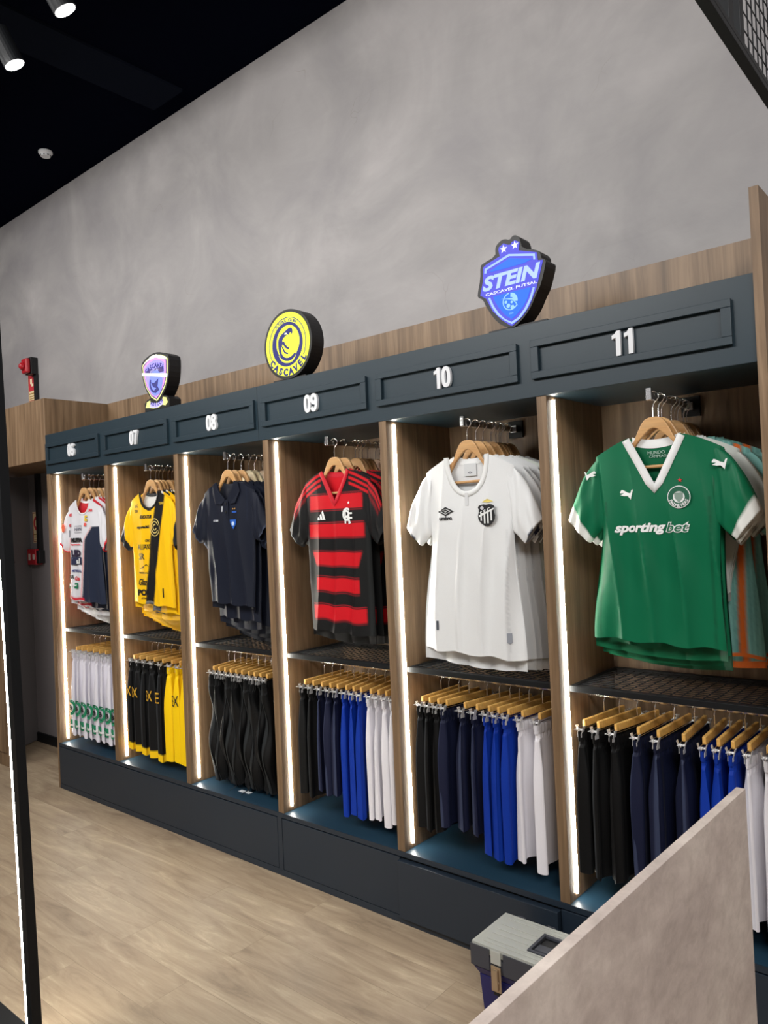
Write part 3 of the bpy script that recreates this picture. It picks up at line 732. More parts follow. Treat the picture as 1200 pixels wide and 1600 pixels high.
# ---------------- bay 10: white
def c_white(x, z, f):
    if f and -.47 < z < -.30 and x > .193 + .05 * (-z - .30): return (30, 34, 60)
    if f and -.47 < z < -.30 and x < -.186 - .05 * (-z - .30): return (30, 34, 60)
    if f and abs(abs(x) - .168) < .0015 and z < -.28: return (190, 193, 196)
    return (226, 228, 229)
w1, fy = make_shirt((XC[4], ypos[4][0], SZ), 'white football shirt with black and white striped crest reading umbro, front of bay 10', 'white football shirts in bay 10', mat=SATIN, collarmat=WHC, hem=-.745, hh=.226, neck='round', nd=.132, nh=.080, seed=4.2, shift=-.012, col=c_white, slcol=lambda u, wv, sd: (226, 228, 229) if not (u > .97 and .3 < wv < .6) else (30, 34, 60), colw=.02, bhem=.04)
dm = lambda cx, cz, a, b: [(cx - a, cz), (cx, cz + b), (cx + a, cz), (cx, cz - b)]
shape('brand_mark', [dm(-.098, -.205, .037, .0175), dm(-.098, -.205, .027, .0115), dm(-.098, -.205, .018, .008), dm(-.098, -.205, .009, .0035)], BKP, w1, fy, off=.003)
text('lettering', 'umbro', -.098, -.2305, .02, BKP, w1, fy, off=.003, bold=.03, width=.057)
crs = rounded([(.052, -.192), (.075, -.185), (.089, -.188), (.105, -.185), (.126, -.192), (.120, -.208), (.128, -.235), (.112, -.258), (.089, -.268), (.066, -.258), (.050, -.235), (.058, -.208)], 1)
fb = flat(fy, .089, -.226, .035)
bd = shape('badge', [crs], BKP, w1, fb, off=.003)
for i in range(4):
    x0 = .0635 + i * .0145
    shape('badge_stripe', [[(x0, -.2175 + i * .003), (x0 + .006, -.216 + i * .003), (x0 + .006, -.256 if i in (1, 2) else -.246), (x0, -.256 if i in (1, 2) else -.246)]], WHP, bd, fb, off=.0045)
shape('badge_band', [[(.056, -.226), (.122, -.200), (.122, -.206), (.057, -.233)]], WHP, bd, fb, off=.0048)
text('badge_lettering', 'S.F.C.', .088, -.210, .016, WHP, bd, fb, off=.0055, width=.052, height=.012, rot=.36, bold=.02)
shape('badge_ball', [circ(.072, -.199, .007, 20)], P((200, 200, 205)), bd, fb, off=.005)
shape('crown', [[(.066, -.178), (.076, -.172), (.09, -.166), (.106, -.172), (.114, -.178), (.104, -.177), (.09, -.18), (.078, -.177)]], P((225, 205, 110)), w1, fy, off=.003)
shape('care_print', [rect(-.163, -.66, -.153, -.625)], P((70, 75, 85)), w1, fy, off=.003)
shape('hem_label', [[(.15, -.655), (.165, -.655), (.165, -.69), (.158, -.695), (.15, -.69)]], P((150, 155, 165)), w1, fy, off=.003)
MB().box(-.008, .006, fy(0, -.16) - .004, fy(0, -.16) - .0005, -.188, -.138).build('placket', fabric('placket', .6, False, lin((214, 216, 218))), w1, .001)
shape('neck_label', [rect(-.026, -.075, .028, -.028)], P((205, 208, 210)), w1, lambda a, b: .0115, off=0)
shape('neck_mark', [dm(.0, -.062, .011, .005), dm(0, -.062, .006, .002)], P((120, 120, 130)), w1, lambda a, b: .0105, off=0)
stack(4, w1, '%s white football shirt on the arm of bay 10', [1, 2, 3, 6, 7, 8], -.745, group='white football shirts in bay 10', skip=('badge', 'lettering', 'brand_mark', 'crown', 'care_print', 'hem_label', 'placket', 'neck_label', 'neck_mark'))
gs, gfy = make_shirt((XC[4] + jit(4, 4), ypos[4][4], SZ), 'white shirt with green sleeves, fifth on the arm of bay 10', 'shirts with green sleeves in bay 10', mat=FAB, collarmat=WHC, hem=-.75, hh=.22, neck='round', nd=.08, seed=5.0, col=lambda x, z, f: (222, 228, 220), slcol=lambda u, wv, sd: (20, 135, 85), rows=60)
gs.scale = (1.06, .5, 1.03)
shape('brand_mark', [pm2(.225, -.12, 1.0, 1)], WHP, gs, lambda a, b: -.03, off=.003)
clone(gs, (XC[4] + jit(4, 5), ypos[4][5], SZ), 'white shirt with green sleeves, sixth on the arm of bay 10', scale=(1.1, .5, 1.03))

# ---------------- bay 09: red and black
RED, BLK = (196, 8, 26), (9, 10, 12)
BANDS = [(.108, .172, .158), (.236, .293, .165), (.360, .418, .15), (.474, .532, .13), (.598, .656, .16)]
def c_fla(x, z, f):
    ax, t = abs(x), -z
    if not f: return RED if t < .13 and ax < .09 else (14, 15, 17)
    for a, b, wd in BANDS:
        lim = wd - (.02 * (t - a) / (b - a) if a > .3 and a < .45 else 0)
        if ax < lim:
            if a < t < b: return RED
            if a - .008 < t < a - .005 or b + .005 < t < b + .008: return (150, 20, 35)
    if ax > .085 and t < .13:
        d = t - .052 * ((ax - .078) / .12) ** 1.25 if ax > .078 else t
        for q in (.008, .032, .056):
            if q < d < q + .012: return RED
    if ax > .172 and t > .25: return (28, 31, 32)
    return BLK
def s_fla(u, wv, sd):
    if u < .72:
        for q in (.02, .12, .22):
            if q < (1 - wv) * (1.0) < q + .05: return RED
    return BLK if u < .9 else (24, 26, 28)
REDC = fabric('red_collar_fabric', .6, False, lin((190, 20, 40)))
f1, fy = make_shirt((XC[3] + .006, ypos[3][0], SZ + .004), 'red and black hooped football shirt with white monogram crest, front of bay 09', 'red and black football shirts in bay 09', mat=FAB, collarmat=REDC, hem=-.712, hh=.19, neck='v', nd=.135, nh=.075, seed=6.0, famp=.7, col=c_fla, slcol=s_fla, colw=.02)
for b0, h in ((-.099, .014), (-.083, .028), (-.067, .042)):
    k_ = .38
    shape('brand_mark', [[(b0, -.217), (b0 + .0135, -.217), (b0 + .0135 - h * k_, -.217 + h), (b0 - h * k_ + .006, -.217 + h * .8)]], WHP, f1, fy, off=.003)
fb = flat(fy, .085, -.2, .035)
bd = text('badge', 'C', .073, -.198, .08, WHP, f1, fb, off=.003, bold=.01, height=.058, sx=.8)
text('badge_lettering', 'R', .083, -.208, .05, WHP, bd, fb, off=.0036, bold=.01, height=.058, sx=.8)
text('badge_lettering', 'F', .098, -.215, .05, WHP, bd, fb, off=.0042, bold=.01, height=.05, sx=.8)
shape('star', [star(.085, -.148, .007)], WHP, f1, fy, off=.003)
stack(3, f1, '%s red and black football shirt on the arm of bay 09', range(1, 8), -.712, group='red and black football shirts in bay 09', skip=('badge', 'brand_mark', 'star'))

# ---------------- bay 08: polos
NV = (14, 20, 36)
def c_polo(x, z, f):
    if f and abs(abs(x) - .15) < .0016 and z > -.2: return (30, 38, 58)
    return NV
def s_polo(u, wv, sd):
    if abs(wv - .62) < .014: return (95, 105, 125)
    if u > .965: return (60, 68, 88)
    return NV
NVF = fabric('navy_pique', .7, False, lin(NV))
p1, fy = make_shirt((XC[2], ypos[2][0], SZ), 'navy polo shirt with small blue shield badge, front of bay 08', 'navy polo shirts in bay 08', name='polo_shirt', mat=FAB, collarmat=NVF, hem=-.605, hh=.165, neck='round', nd=.088, nh=.072, seed=7.5, famp=.7, col=c_polo, slcol=s_polo, sl_len=.9, colw=.012, rows=110)
for sd in (-1, 1):
    fl = [(.070, .002), (.050, -.045), (.008, -.088), (.030, -.112), (.078, -.108), (.108, -.05), (.098, -.008)]
    mb = MB()
    fr = [(sd * x, fy(sd * x, z) - .009 - (.004 if .03 < x < .1 else 0), z) for x, z in fl]; bk = [(sd * x, fy(sd * x, z) - .001, z) for x, z in fl]
    a = [mb.bm.verts.new(q) for q in fr]; b = [mb.bm.verts.new(q) for q in bk]; mb.bm.faces.new(a); mb.bm.faces.new(b[::-1])
    for i in range(len(a)): mb.bm.faces.new((a[i], a[(i + 1) % len(a)], b[(i + 1) % len(a)], b[i]))
    mb.build('collar_flap', NVF, p1, .002)
MB().box(-.016, .016, fy(0, -.15) - .004, fy(0, -.15) + .001, -.21, -.092).build('placket', NVF, p1, .001)
mb = MB()
for zz in (-.108, -.15): mb.tube([(0, fy(0, -.15) - .007, zz), (0, fy(0, -.15) - .0038, zz)], .006, 10)
mb.build('button', BKP, p1)
text('lettering', 'STEIN', -.085, -.190, .012, P((205, 210, 220)), p1, fy, off=.003, width=.036, bold=.02)
shape('tag', [rect(-.033, -.147, -.026, -.12)], P((185, 188, 195)), p1, fy, off=.003)
fb = flat(fy, .061, -.21, .02)
bd = shape('badge', [[(.038, -.188), (.084, -.188), (.082, -.21), (.061, -.236), (.041, -.21)]], P((25, 90, 185)), p1, fb, off=.003)
shape('badge_ball', [circ(.061, -.208, .01, 16)], P((190, 210, 240)), bd, fb, off=.0045)
shape('print', [rect(.042, -.155, .082, -.147)], P((25, 80, 170)), p1, fy, off=.003)
shape('print', [star(.05, -.136, .005)], P((225, 170, 90)), p1, fy, off=.003)
shape('print', [star(.068, -.136, .005)], P((225, 170, 90)), p1, fy, off=.003)
stack(2, p1, '%s navy polo shirt on the arm of bay 08', range(1, 7), -.605, group='navy polo shirts in bay 08', skip=('badge', 'lettering', 'tag', 'print', 'button'))

# ---------------- bay 07: yellow
YL = (250, 196, 8)
def c_yel(x, z, f):
    if not f: return (225, 225, 222) if (z > -.1 and abs(x) < .1) else YL
    if .075 + .21 * z < x < .155 + .2 * z: return (20, 20, 22) if z > -.61 or z < -.622 else (120, 120, 120)
    return YL
def s_yel(u, wv, sd): return (30, 31, 34) if u > .72 + .06 * math.sin(wv * 5) else YL
BLKC = fabric('black_collar_fabric', .6, False, lin((20, 20, 23)))
y1, fy = make_shirt((XC[1] - .004, ypos[1][0], SZ - .006), 'yellow football shirt with black diagonal band and sponsor lettering, front of bay 07', 'yellow football shirts in bay 07', mat=FAB, collarmat=BLKC, hem=-.628, hh=.2, neck='round', nd=.088, nh=.082, seed=8.1, famp=.4, col=c_yel, slcol=s_yel, sl_len=.98, colw=.014, rows=110)
def L(s, x, z, w_, h=None, sh=0, b=.02, m=BKP, root=y1, f=None): text('lettering', s, x, z, .03, m, root, f or fy, off=.003, bold=b, shear=sh, width=w_, height=h)
L('BANI', .005, -.100, .038, .013); L('EUCATUR', -.03, -.139, .115, .02, .3, .04); L('esporte365', -.055, -.197, .125, .021, 0, .03)
L('CRIC', -.008, -.272, .05, .013, .2); L('ALLIANS', -.045, -.306, .13, .03, 0, -.0); L('SR', -.07, -.36, .062, .036, 0, 0)
L('MARSHALL', -.055, -.452, .1, .01, 0, 0); L('Glaz', -.068, -.503, .085, .036, .3, .02); L('POL', -.065, -.562, .11, .036, 0, .06); L('ATAC', -.065, -.594, .05, .01)
shape('print', [[(-.1, -.43), (-.06, -.418), (-.03, -.402), (-.005, -.42), (-.03, -.408), (-.06, -.424)]], BKP, y1, fy, off=.003)
for s, x, z in (('TIM', -.13, -.105), ('SIG', -.128, -.075)): L(s, x, z, .034, .018, 0, 0)
fb = flat(fy, .071, -.2, .04)
bd = shape('badge', [circ(.071, -.2, .047, 36, .05), circ(.071, -.2, .042, 36, .045)], P((215, 195, 120)), y1, fb, off=.003)
shape('badge_ring', [ringseg(.071, -.2, .028, .034, 20, 330)], P((215, 195, 120)), bd, fb, off=.003)
shape('badge_ring', [ringseg(.071, -.2, .012, .018, 60, 340)], P((215, 195, 120)), bd, fb, off=.003)
L('TEAM', .12, -.07, .045, .014, 0, .02, P((200, 170, 60))); shape('print', [rect(.115, -.585, .126, -.535)], BKP, y1, fy, off=.003)
stack(1, y1, '%s yellow football shirt with black cuffs on the arm of bay 07', range(1, 10), -.628, group='yellow football shirts in bay 07', skip=('badge', 'lettering', 'print'))

# ---------------- bay 06: white, red and navy
def c_mix(x, z, f):
    t = -z
    if not f: return (200, 25, 45) if t < .08 else (215, 216, 220)
    if t > .24 and x < -.150 - .02 * sm(.4, .6, t): return (205, 28, 48)
    if t > .605 and -.2 < x < .0: return (205, 28, 48) if t < .622 else (222, 222, 226)
    if t > .17:
        xl = .10 - 1.1 * (t - .17) if t < .245 else .0175 - .137 * (t - .245)
        if x > xl + .012 and x < .25: return (34, 42, 62)
        if x > xl + .006: return (232, 232, 234)
        if x > xl: return (215, 40, 50)
    return (222, 222, 228)
def s_mix(u, wv, sd):
    if u > .93: return (215, 35, 50)
    return (222, 222, 228)
RC = fabric('red_neck_fabric', .6, False, lin((205, 60, 70)))
m1, fy = make_shirt((XC[0] + .0, ypos[0][0], SZ - .012), 'white, red and navy football shirt covered in sponsor logos, front of bay 06', 'white, red and navy football shirts in bay 06', mat=FAB, collarmat=fabric('pale_neck', .6, False, lin((226, 226, 230))), hem=-.625, hh=.215, neck='round', nd=.085, nh=.076, seed=9.3, famp=.35, col=c_mix, slcol=s_mix, sl_len=.97, colw=.01, rows=110)
NVP, RDP = P((30, 34, 70)), P((215, 40, 55))
def Q(s, x, z, w_, h, m=BKP, sh=0, b=.03): text('lettering', s, x, z, .03, m, m1, fy, off=.006, bold=b, shear=sh, width=w_, height=h)
Q('HAN', -.045, -.180, .085, .022, P((90, 92, 110)), 0, 0); shape('print', [rect(-.09, -.162, 0, -.160)], P((70, 72, 90)), m1, fy, off=.006); shape('print', [rect(-.09, -.202, 0, -.200)], P((70, 72, 90)), m1, fy, off=.006)
Q('MUFFA', -.06, -.248, .135, .028, BKP, 0, .07); Q('Supermercados', -.07, -.276, .12, .014, RDP, .2)
Q('LED', -.07, -.328, .12, .042, P((45, 35, 60)), 0, .07); shape('print', [rect(-.135, -.40, -.005, -.352)], P((40, 45, 75)), m1, fy, off=.006)
text('lettering', 'Real', -.07, -.376, .03, WHP, m1, fy, off=.0078, bold=.02, width=.1, height=.034)
Q('METRÓPOL', -.07, -.437, .12, .017, P((50, 60, 120)), .1); Q('TCA', -.15, -.475, .075, .026, P((60, 70, 65)), .2); Q('Coca', -.065, -.484, .07, .026, RDP, .3)
shape('print', [rect(-.2, -.548, -.06, -.512)], P((20, 125, 85)), m1, fy, off=.006); text('lettering', 'Unimed', -.13, -.527, .03, WHP, m1, fy, off=.0078, bold=.03, width=.1, height=.014)
shape('print', [[(.03, -.1), (.06, -.1), (.06, -.135), (.03, -.135)], [(.04, -.11), (.06, -.11), (.06, -.12), (.04, -.12)]], P((225, 195, 30)), m1, fy, off=.006)
shape('print', [rect(.025, -.165, .05, -.145)], P((225, 90, 80)), m1, fy, off=.006)
shape('print', [circ(-.228, -.17, .018, 20, .028)], P((235, 110, 80)), m1, lambda a, b: -.029, off=.006)
shape('print', [rect(-.17, -.23, -.155, -.185)], NVP, m1, fy, off=.006)
for s, x, z in (('NIS', -.15, -.09), ('AGI', -.155, -.155), ('LAR', .1, -.07)): Q(s, x, z, .045, .018, RDP)
stack(0, m1, '%s white, red and navy football shirt on the arm of bay 06', range(1, 9), -.625, group='white, red and navy football shirts in bay 06', skip=('badge', 'lettering', 'print'))

# ================================================================== SHORTS ON CLIP HANGERS
def shorts_mesh(seed, L_, th, colr, edge=None, hw_=.158, flare=1.0, hemcol=None, hemh=0, legs=False):
    bm = bmesh.new(); cv = []; nf, nr = 96, 46; rings = []
    rnd = random.Random(seed); ph = [rnd.uniform(0, 6.28) for _ in range(6)]
    for j in range(nr + 1):
        v = j / nr; z = -L_ * v; ring = []
        a = hw_ * (1 + .10 * flare * sm(0, .5, v)); b = th * (.42 + .58 * sm(0, .35, v))
        if legs: a *= (1 - .15 * sm(.5, 1, v)) * (1 + .12 * math.sin(v * 9 + ph[0])); b *= (1 - .25 * sm(.6, 1, v))
        for k in range(nf):
            t = 2 * PI * k / nf; cy, sx = math.cos(t), math.sin(t)
            y = a * (abs(cy) ** .8) * (1 if cy > 0 else -1)
            am = .25 + .75 * sm(0, .4, v)
            x = b * (abs(sx) ** .6) * (1 if sx > 0 else -1) + am * th * (.40 * math.sin(5 * t + ph[1] + v * .8) + .30 * math.sin(9 * t + ph[2] + v * .5) + .18 * math.sin(3 * t + ph[3] + v * 1.4))
            if v < .09: x += .0014 * math.sin(40 * t + ph[4]); y *= .97
            if legs: x += .006 * math.sin(v * 14 + 4 * t + ph[5])
            # legs fall apart a little in the middle of the side
            x += th * .35 * math.sin(PI * 2 * (y / (2 * a))) * sm(.5, 1, v) * (1 if rnd.random() > 2 else 1)
            zz = z - (.006 * math.sin(2 * t + ph[0]) + .004 * math.sin(5 * t)) * v
            ring.append(bm.verts.new((x, y, zz)))
            c = colr
            if edge and cy < -.93 and abs(sx + .10) < .13 and v > .05: c = edge
            if hemcol and v > 1 - hemh: c = hemcol
            cv.append(c)
        rings.append(ring)
    for p, q in zip(rings, rings[1:]):
        for k in range(nf): bm.faces.new((p[k], p[(k + 1) % nf], q[(k + 1) % nf], q[k]))
    bmesh.ops.recalc_face_normals(bm, faces=bm.faces)
    me = bpy.data.meshes.new('shorts'); bm.to_mesh(me); bm.free()
    ca = me.color_attributes.new('Col', 'FLOAT_COLOR', 'POINT')
    for i, c in enumerate(cv): ca.data[i].color = (*lin(c), 1)
    # waistband
    bm = bmesh.new(); rg = []
    for j in range(5):
        z = .002 - .032 * j / 4; ring = []
        for k in range(nf):
            t = 2 * PI * k / nf; cy, sx = math.cos(t), math.sin(t)
            y = hw_ * 1.01 * (abs(cy) ** .8) * (1 if cy > 0 else -1)
            x = (th * .55 + .0012 * math.sin(36 * t) + (.0012 if j in (1, 2, 3) else 0)) * (abs(sx) ** .6) * (1 if sx > 0 else -1) + .25 * th * (.32 * math.sin(5 * t + ph[1]) + .22 * math.sin(9 * t + ph[2]))
            ring.append(bm.verts.new((x, y, z)))
        rg.append(ring)
    for p, q in zip(rg, rg[1:]):
        for k in range(nf): bm.faces.new((p[k], p[(k + 1) % nf], q[(k + 1) % nf], q[k]))
    bmesh.ops.recalc_face_normals(bm, faces=bm.faces)
    mw = bpy.data.meshes.new('waistband'); bm.to_mesh(mw); bm.free()
    ca = mw.color_attributes.new('Col', 'FLOAT_COLOR', 'POINT')
    for d in ca.data: d.color = (*lin(tuple(.92 * q for q in colr)), 1)
    return me, mw
KIND = {'black': ((9, 10, 12), (48, 51, 54), .47, .020), 'navy': ((17, 23, 50), (50, 58, 84), .44, .020), 'blue': ((2, 50, 156), None, .505, .019), 'white': ((232, 230, 236), None, .50, .021)}
SM = {}
def short_mesh(kind, v):
    if (kind, v) not in SM:
        c, e, l, th = KIND[kind]
        SM[kind, v] = shorts_mesh(hash_(kind) + v * 13, l, th, c, e)
        for m in SM[kind, v]: m.materials.append(SHORTFAB)
    return SM[kind, v]
def hash_(s): return sum(ord(ch) * (i + 1) for i, ch in enumerate(s))
def bare(name, me, parent):
    o = bpy.data.objects.new(name, me); COL.objects.link(o); o.parent = parent; return o
# clip hanger: local origin at the centre of the wooden bar
def make_clip_hanger(loc, label, group, rz):
    r = empty('clip_hanger', loc, label, 'hanger', group, rz)
    MB().box(-.006, .006, -.128, .128, -.013, .012).build('wooden_bar', BARWOOD, r, .003)
    hk = [(0, 0, .0125), (0, 0, .05), (0, .006, .058)] + [(0, .0135 * math.cos(math.radians(a)), .0725 + .0135 * math.sin(math.radians(a))) for a in range(-50, 215, 20)]
    MB().tube(hk, .0015, 6).build('hook', CHROME, r)
    MB().tube([(0.0, -.1285, -.006), (0, -.165, -.006), (0, -.165, -.02), (0, .165, -.02), (0, .165, -.006), (0, .1285, -.006)], .0013, 6).build('clip_rod', CHROME, r)
    for sd in (-1, 1):
        m = MB(); y0 = sd * .148
        for q in (-1, 1):
            def plate(z0, z1, xa, xb, wa, wb):
                m.hexa([(q * xa, y0 - wa, z0), (q * (xa + .0016), y0 - wa, z0), (q * (xa + .0016), y0 + wa, z0), (q * xa, y0 + wa, z0)],
                       [(q * xb, y0 - wb, z1), (q * (xb + .0016), y0 - wb, z1), (q * (xb + .0016), y0 + wb, z1), (q * xb, y0 + wb, z1)])
            plate(-.042, -.030, .0062, .0062, .010, .0095); plate(-.0298, -.016, .0062, .0098, .0075, .006); plate(-.0158, -.004, .0098, .0135, .0065, .0075)
        m.tube([(-.0105, y0, -.018), (.0105, y0, -.018)], .0042, 8)
        m.tube([(-.006, y0 + sd * .012, -.012), (-.006, y0 + sd * .030, -.012), (.006, y0 + sd * .030, -.012), (.006, y0 + sd * .012, -.012)], .0011, 5)
        m.build('clip', CLIPM, r)
    return r
BAYS = {
 5: [('black', 3.619, -7.8), ('black', 3.675, -9.8), ('black', 3.738, -11), ('navy', 3.800, -4), ('navy', 3.864, -3.5), ('navy', 3.929, 3), ('blue', 3.992, 2.5), ('blue', 4.037, 1), ('blue', 4.083, -1), ('white', 4.128, -.7), ('white', 4.178, 0)],
 4: [('black', 2.912, -.5), ('black', 2.952, -2), ('black', 3.001, -5.5), ('navy', 3.050, -10), ('navy', 3.135, -10), ('navy', 3.192, -11), ('blue', 3.239, -8.0), ('blue', 3.280, -8), ('blue', 3.322, -7.3), ('white', 3.378, -6.3), ('white', 3.440, -3)],
 3: [('black', 2.235, 0), ('black', 2.288, 0), ('navy', 2.340, 2), ('navy', 2.385, 5), ('navy', 2.425, 7), ('blue', 2.472, 9), ('blue', 2.513, 10), ('blue', 2.554, 11), ('white', 2.610, 11), ('white', 2.655, 10), ('white', 2.70, 9), ('white', 2.745, 8)]}
cn = {'black': 'black', 'navy': 'navy', 'blue': 'royal blue', 'white': 'white'}
hproto = None; BZ, RY = .884, .205
def put_hanger(x, rz, bay, i, what):
    global hproto
    lab = '%s clip hanger from the left on the lower rail of bay %02d, holding %s' % (['first', 'second', 'third', 'fourth', 'fifth', 'sixth', 'seventh', 'eighth', 'ninth', 'tenth', 'eleventh', 'twelfth'][i], bay, what)
    if hproto is None: hproto = make_clip_hanger((x, RY, BZ), lab, 'clip hangers holding shorts and trousers', math.radians(rz)); return
    clone(hproto, (x, RY, BZ), lab, rz=math.radians(rz))
nth = ['first', 'second', 'third', 'fourth', 'fifth', 'sixth', 'seventh', 'eighth', 'ninth']
for k in (5, 4, 3):
    cnt = {}
    for i, (kind, x, rz) in enumerate(BAYS[k]):
        cnt[kind] = cnt.get(kind, 0) + 1
        put_hanger(x, rz, 6 + k, i, cn[kind] + ' shorts')
        me, mw = short_mesh(kind, i % 3)
        r = empty('shorts', (x, RY, BZ - .026), '%s %s shorts from the left on the lower rail of bay %02d' % (nth[cnt[kind] - 1], cn[kind], 6 + k), 'shorts', '%s shorts in bay %02d' % (cn[kind], 6 + k), math.radians(rz))
        r.scale = (1.0 if k != 3 else .85, 1, 1 + .012 * math.sin(i * 2.7))
        bare('shorts_body', me, r); bare('waistband', mw, r)
# bay 08 joggers
JB = [shorts_mesh(90 + v, .545, .019, (11, 12, 14), (36, 39, 41), hw_=.15, legs=True) for v in range(3)]
for p in JB:
    for m in p: m.materials.append(SHORTFAB)
for i, x in enumerate((1.523, 1.572, 1.621, 1.668, 1.715, 1.763, 1.817, 1.862, 1.91, 1.96)):
    rz = 14 - i; put_hanger(x, rz, 8, i, 'black joggers')
    r = empty('jogger_trousers', (x, RY, BZ - .026), '%s black jogger trousers from the left on the lower rail of bay 08' % (nth + ['tenth'])[i], 'trousers', 'black joggers in bay 08', math.radians(rz))
    r.scale = (1, 1, 1 - .02 * abs(math.sin(i * 1.9)))
    me, mw = JB[i % 3]; bare('trouser_legs', me, r); bare('waistband', mw, r)
    if i in (3, 5):
        MB().tube([(.02, -.14, -.45), (.022, -.16, -.5), (.03, -.15, -.545), (.0, -.17, -.566)], .002, 6).build('drawstring', BLACKM, r)
tg = empty('price_tag', (1.76, .085, ZB + .0005), 'two small white price tags lying on the cabinet top under the black joggers', 'price tag')
MB().box(-.038, -.002, -.012, .012, 0, .0012).box(.004, .04, -.008, .016, 0, .0012).build('tag_card', WHITEPL, tg)
MB().tube([(.02, .01, .0025), (.03, .04, .003), (.02, .07, .01), (.025, .08, .03)], .001, 5).build('tag_string', BLACKM, tg)
# bay 07 black shorts with yellow hems, yellow shorts
YB = [shorts_mesh(30 + v, .49, .029, (13, 14, 16), (44, 47, 50), hemcol=(245, 200, 20), hemh=.085) for v in range(2)]
YY = [shorts_mesh(40 + v, .475, .028, (248, 205, 10), None) for v in range(2)]
for p in YB + YY:
    for m in p: m.materials.append(SHORTFAB)
for i, (x, y_) in enumerate(((.800, 0), (.862, 0), (.927, 0), (1.000, 0), (1.080, 0), (1.165, 1), (1.238, 1), (1.302, 1))):
    put_hanger(x, 4 + i, 7, i, ('yellow' if y_ else 'black') + ' shorts')
    n_ = i if not y_ else i - 5
    r = empty('shorts', (x, RY, BZ - .026), '%s %s from the left on the lower rail of bay 07' % (nth[n_], 'yellow shorts' if y_ else 'black shorts with yellow hem'), 'shorts', ('yellow shorts' if y_ else 'black shorts with yellow hems') + ' in bay 07', math.radians(4 + i))
    r.scale = (1, 1, 1 + .014 * i if not y_ else 1.04)
    me, mw = (YY if y_ else YB)[i % 2]; bare('shorts_body', me, r); bare('waistband', mw, r)
    if i in (0, 1, 3, 4, 6):
        xm = P((215, 165, 40)) if not y_ else BKP
        cu_ = text('print', 'EX' if i != 4 else 'E', .0, -.16, .06, xm, r, off=0, bold=.0, width=.046 if i != 4 else .028, height=.055)
        # turn the print onto the front fold of the garment
        for v in cu_.data.vertices: v.co = (v.co.x, -.184 + v.co.y + abs(v.co.x) * .5, v.co.z)
# bay 06 white shorts with green logos
WS = [shorts_mesh(60 + v, .505, .031, (226, 224, 234), None) for v in range(2)]
for p in WS:
    for m in p: m.materials.append(SHORTFAB)
GRP = P((20, 130, 90))
for i, x in enumerate((.140, .205, .272, .340, .410, .478, .548, .61)):
    put_hanger(x, 2 + i, 6, i, 'white shorts')
    r = empty('shorts', (x, RY, BZ - .026), '%s white shorts with green sponsor prints from the left on the lower rail of bay 06' % nth[i], 'shorts', 'white shorts in bay 06', math.radians(2 + i))
    me, mw = WS[i % 2]; bare('shorts_body', me, r); bare('waistband', mw, r)
    pj = lambda a, b: -.183 + abs(a) * .55
    shape('print', [rect(-.03, -.47, .03, -.415)], GRP, r, pj, off=.002)
    shape('print', [circ(.0, -.335, .033, 24, .05), circ(.0, -.335, .02, 24, .03)], GRP, r, pj, off=.002)
    text('lettering', 'IB', 0, -.335, .03, BKP, r, pj, off=.004, width=.026, height=.03, bold=.04)
    text('lettering', 'Unimed', 0, -.442, .03, WHP, r, pj, off=.005, width=.048, height=.018, bold=.03)

# ================================================================== FIRE ALARM, CONDUIT, SIGNS (far wall)
al = empty('alarm_siren', (-1.09, .4695, 2.93), 'red fire alarm siren with black back box high on the wall above the bulkhead', 'alarm')
MB().box(-.05, .05, -.055, 0, -.06, .07).build('back_box', BLACKPL, al, .003)
MB().box(-.045, .045, -.09, -.0555, -.055, .06).build('siren_body', REDPL, al, .012)
MB().tube([(-.005, -.09, .0), (-.01, -.108, .0), (-.012, -.12, 0)], [.03, .028, .012], 14).build('beacon', REDPL, al)
cd = MB().box(-.022, .022, -.02, 0, 0, .335).build('conduit', BLACKPL); cd.location = (-1.06, .4695, 2.5345); props(cd, 'black conduit between the red siren and the wooden bulkhead', 'conduit')
cd2 = MB().box(-.022, .022, -.03, 0, 0, .60).build('conduit', BLACKPL); cd2.location = (-1.045, .4475, 1.49); props(cd2, 'black conduit in the dark doorway above the red call point', 'conduit')
def safety(loc, label, hose):
    s = empty('safety_sign', loc, label, 'sign')
    MB().box(-.06, .06, -.003, 0, -.12, .12).build('sign_plate', P((225, 205, 160)), s)
    shape('sign_print', [rect(-.054, -.114, .054, .114), rect(-.048, -.108, .048, .108)], P((150, 40, 45)), s, lambda a, b: -.003, .0012)
    shape('sign_print', [rect(-.046, -.035, .046, .1)] if not hose else [circ(0, .03, .042, 24, .055), circ(0, .03, .02, 20, .028)], P((190, 45, 55)), s, lambda a, b: -.003, .0012)
    if not hose: shape('sign_symbol', [rect(-.02, .02, .01, .06), rect(.0, .0, .03, .02)], P((235, 215, 180)), s, lambda a, b: -.003, .0025)
    shape('sign_print', [rect(-.046, -.06, .046, -.052), rect(-.04, -.08, .04, -.074), rect(-.04, -.098, .04, -.092)], P((150, 110, 40)), s, lambda a, b: -.003, .0012)
safety((-1.15, .4695, 2.79), 'red and cream fire sign under the red siren, beside the upper conduit', False)
safety((-1.12, .4475, 1.68), 'cream sign with a red ring in the dark doorway beside the lower conduit', True)
cp = empty('call_point', (-1.10, .4475, 1.45), 'red fire alarm call point box in the dark doorway', 'alarm')
MB().box(-.08, .055, -.055, 0, -.06, .06).build('box', REDPL, cp, .004)
MB().box(.056, .10, -.05, 0, -.05, .05).build('junction_box', BLACKPL, cp, .003)
MB().box(-.06, -.03, -.0565, -.0552, -.025, .025).box(.01, .04, -.0565, -.0552, -.02, .02).build('label_plate', P((205, 190, 180)), cp)

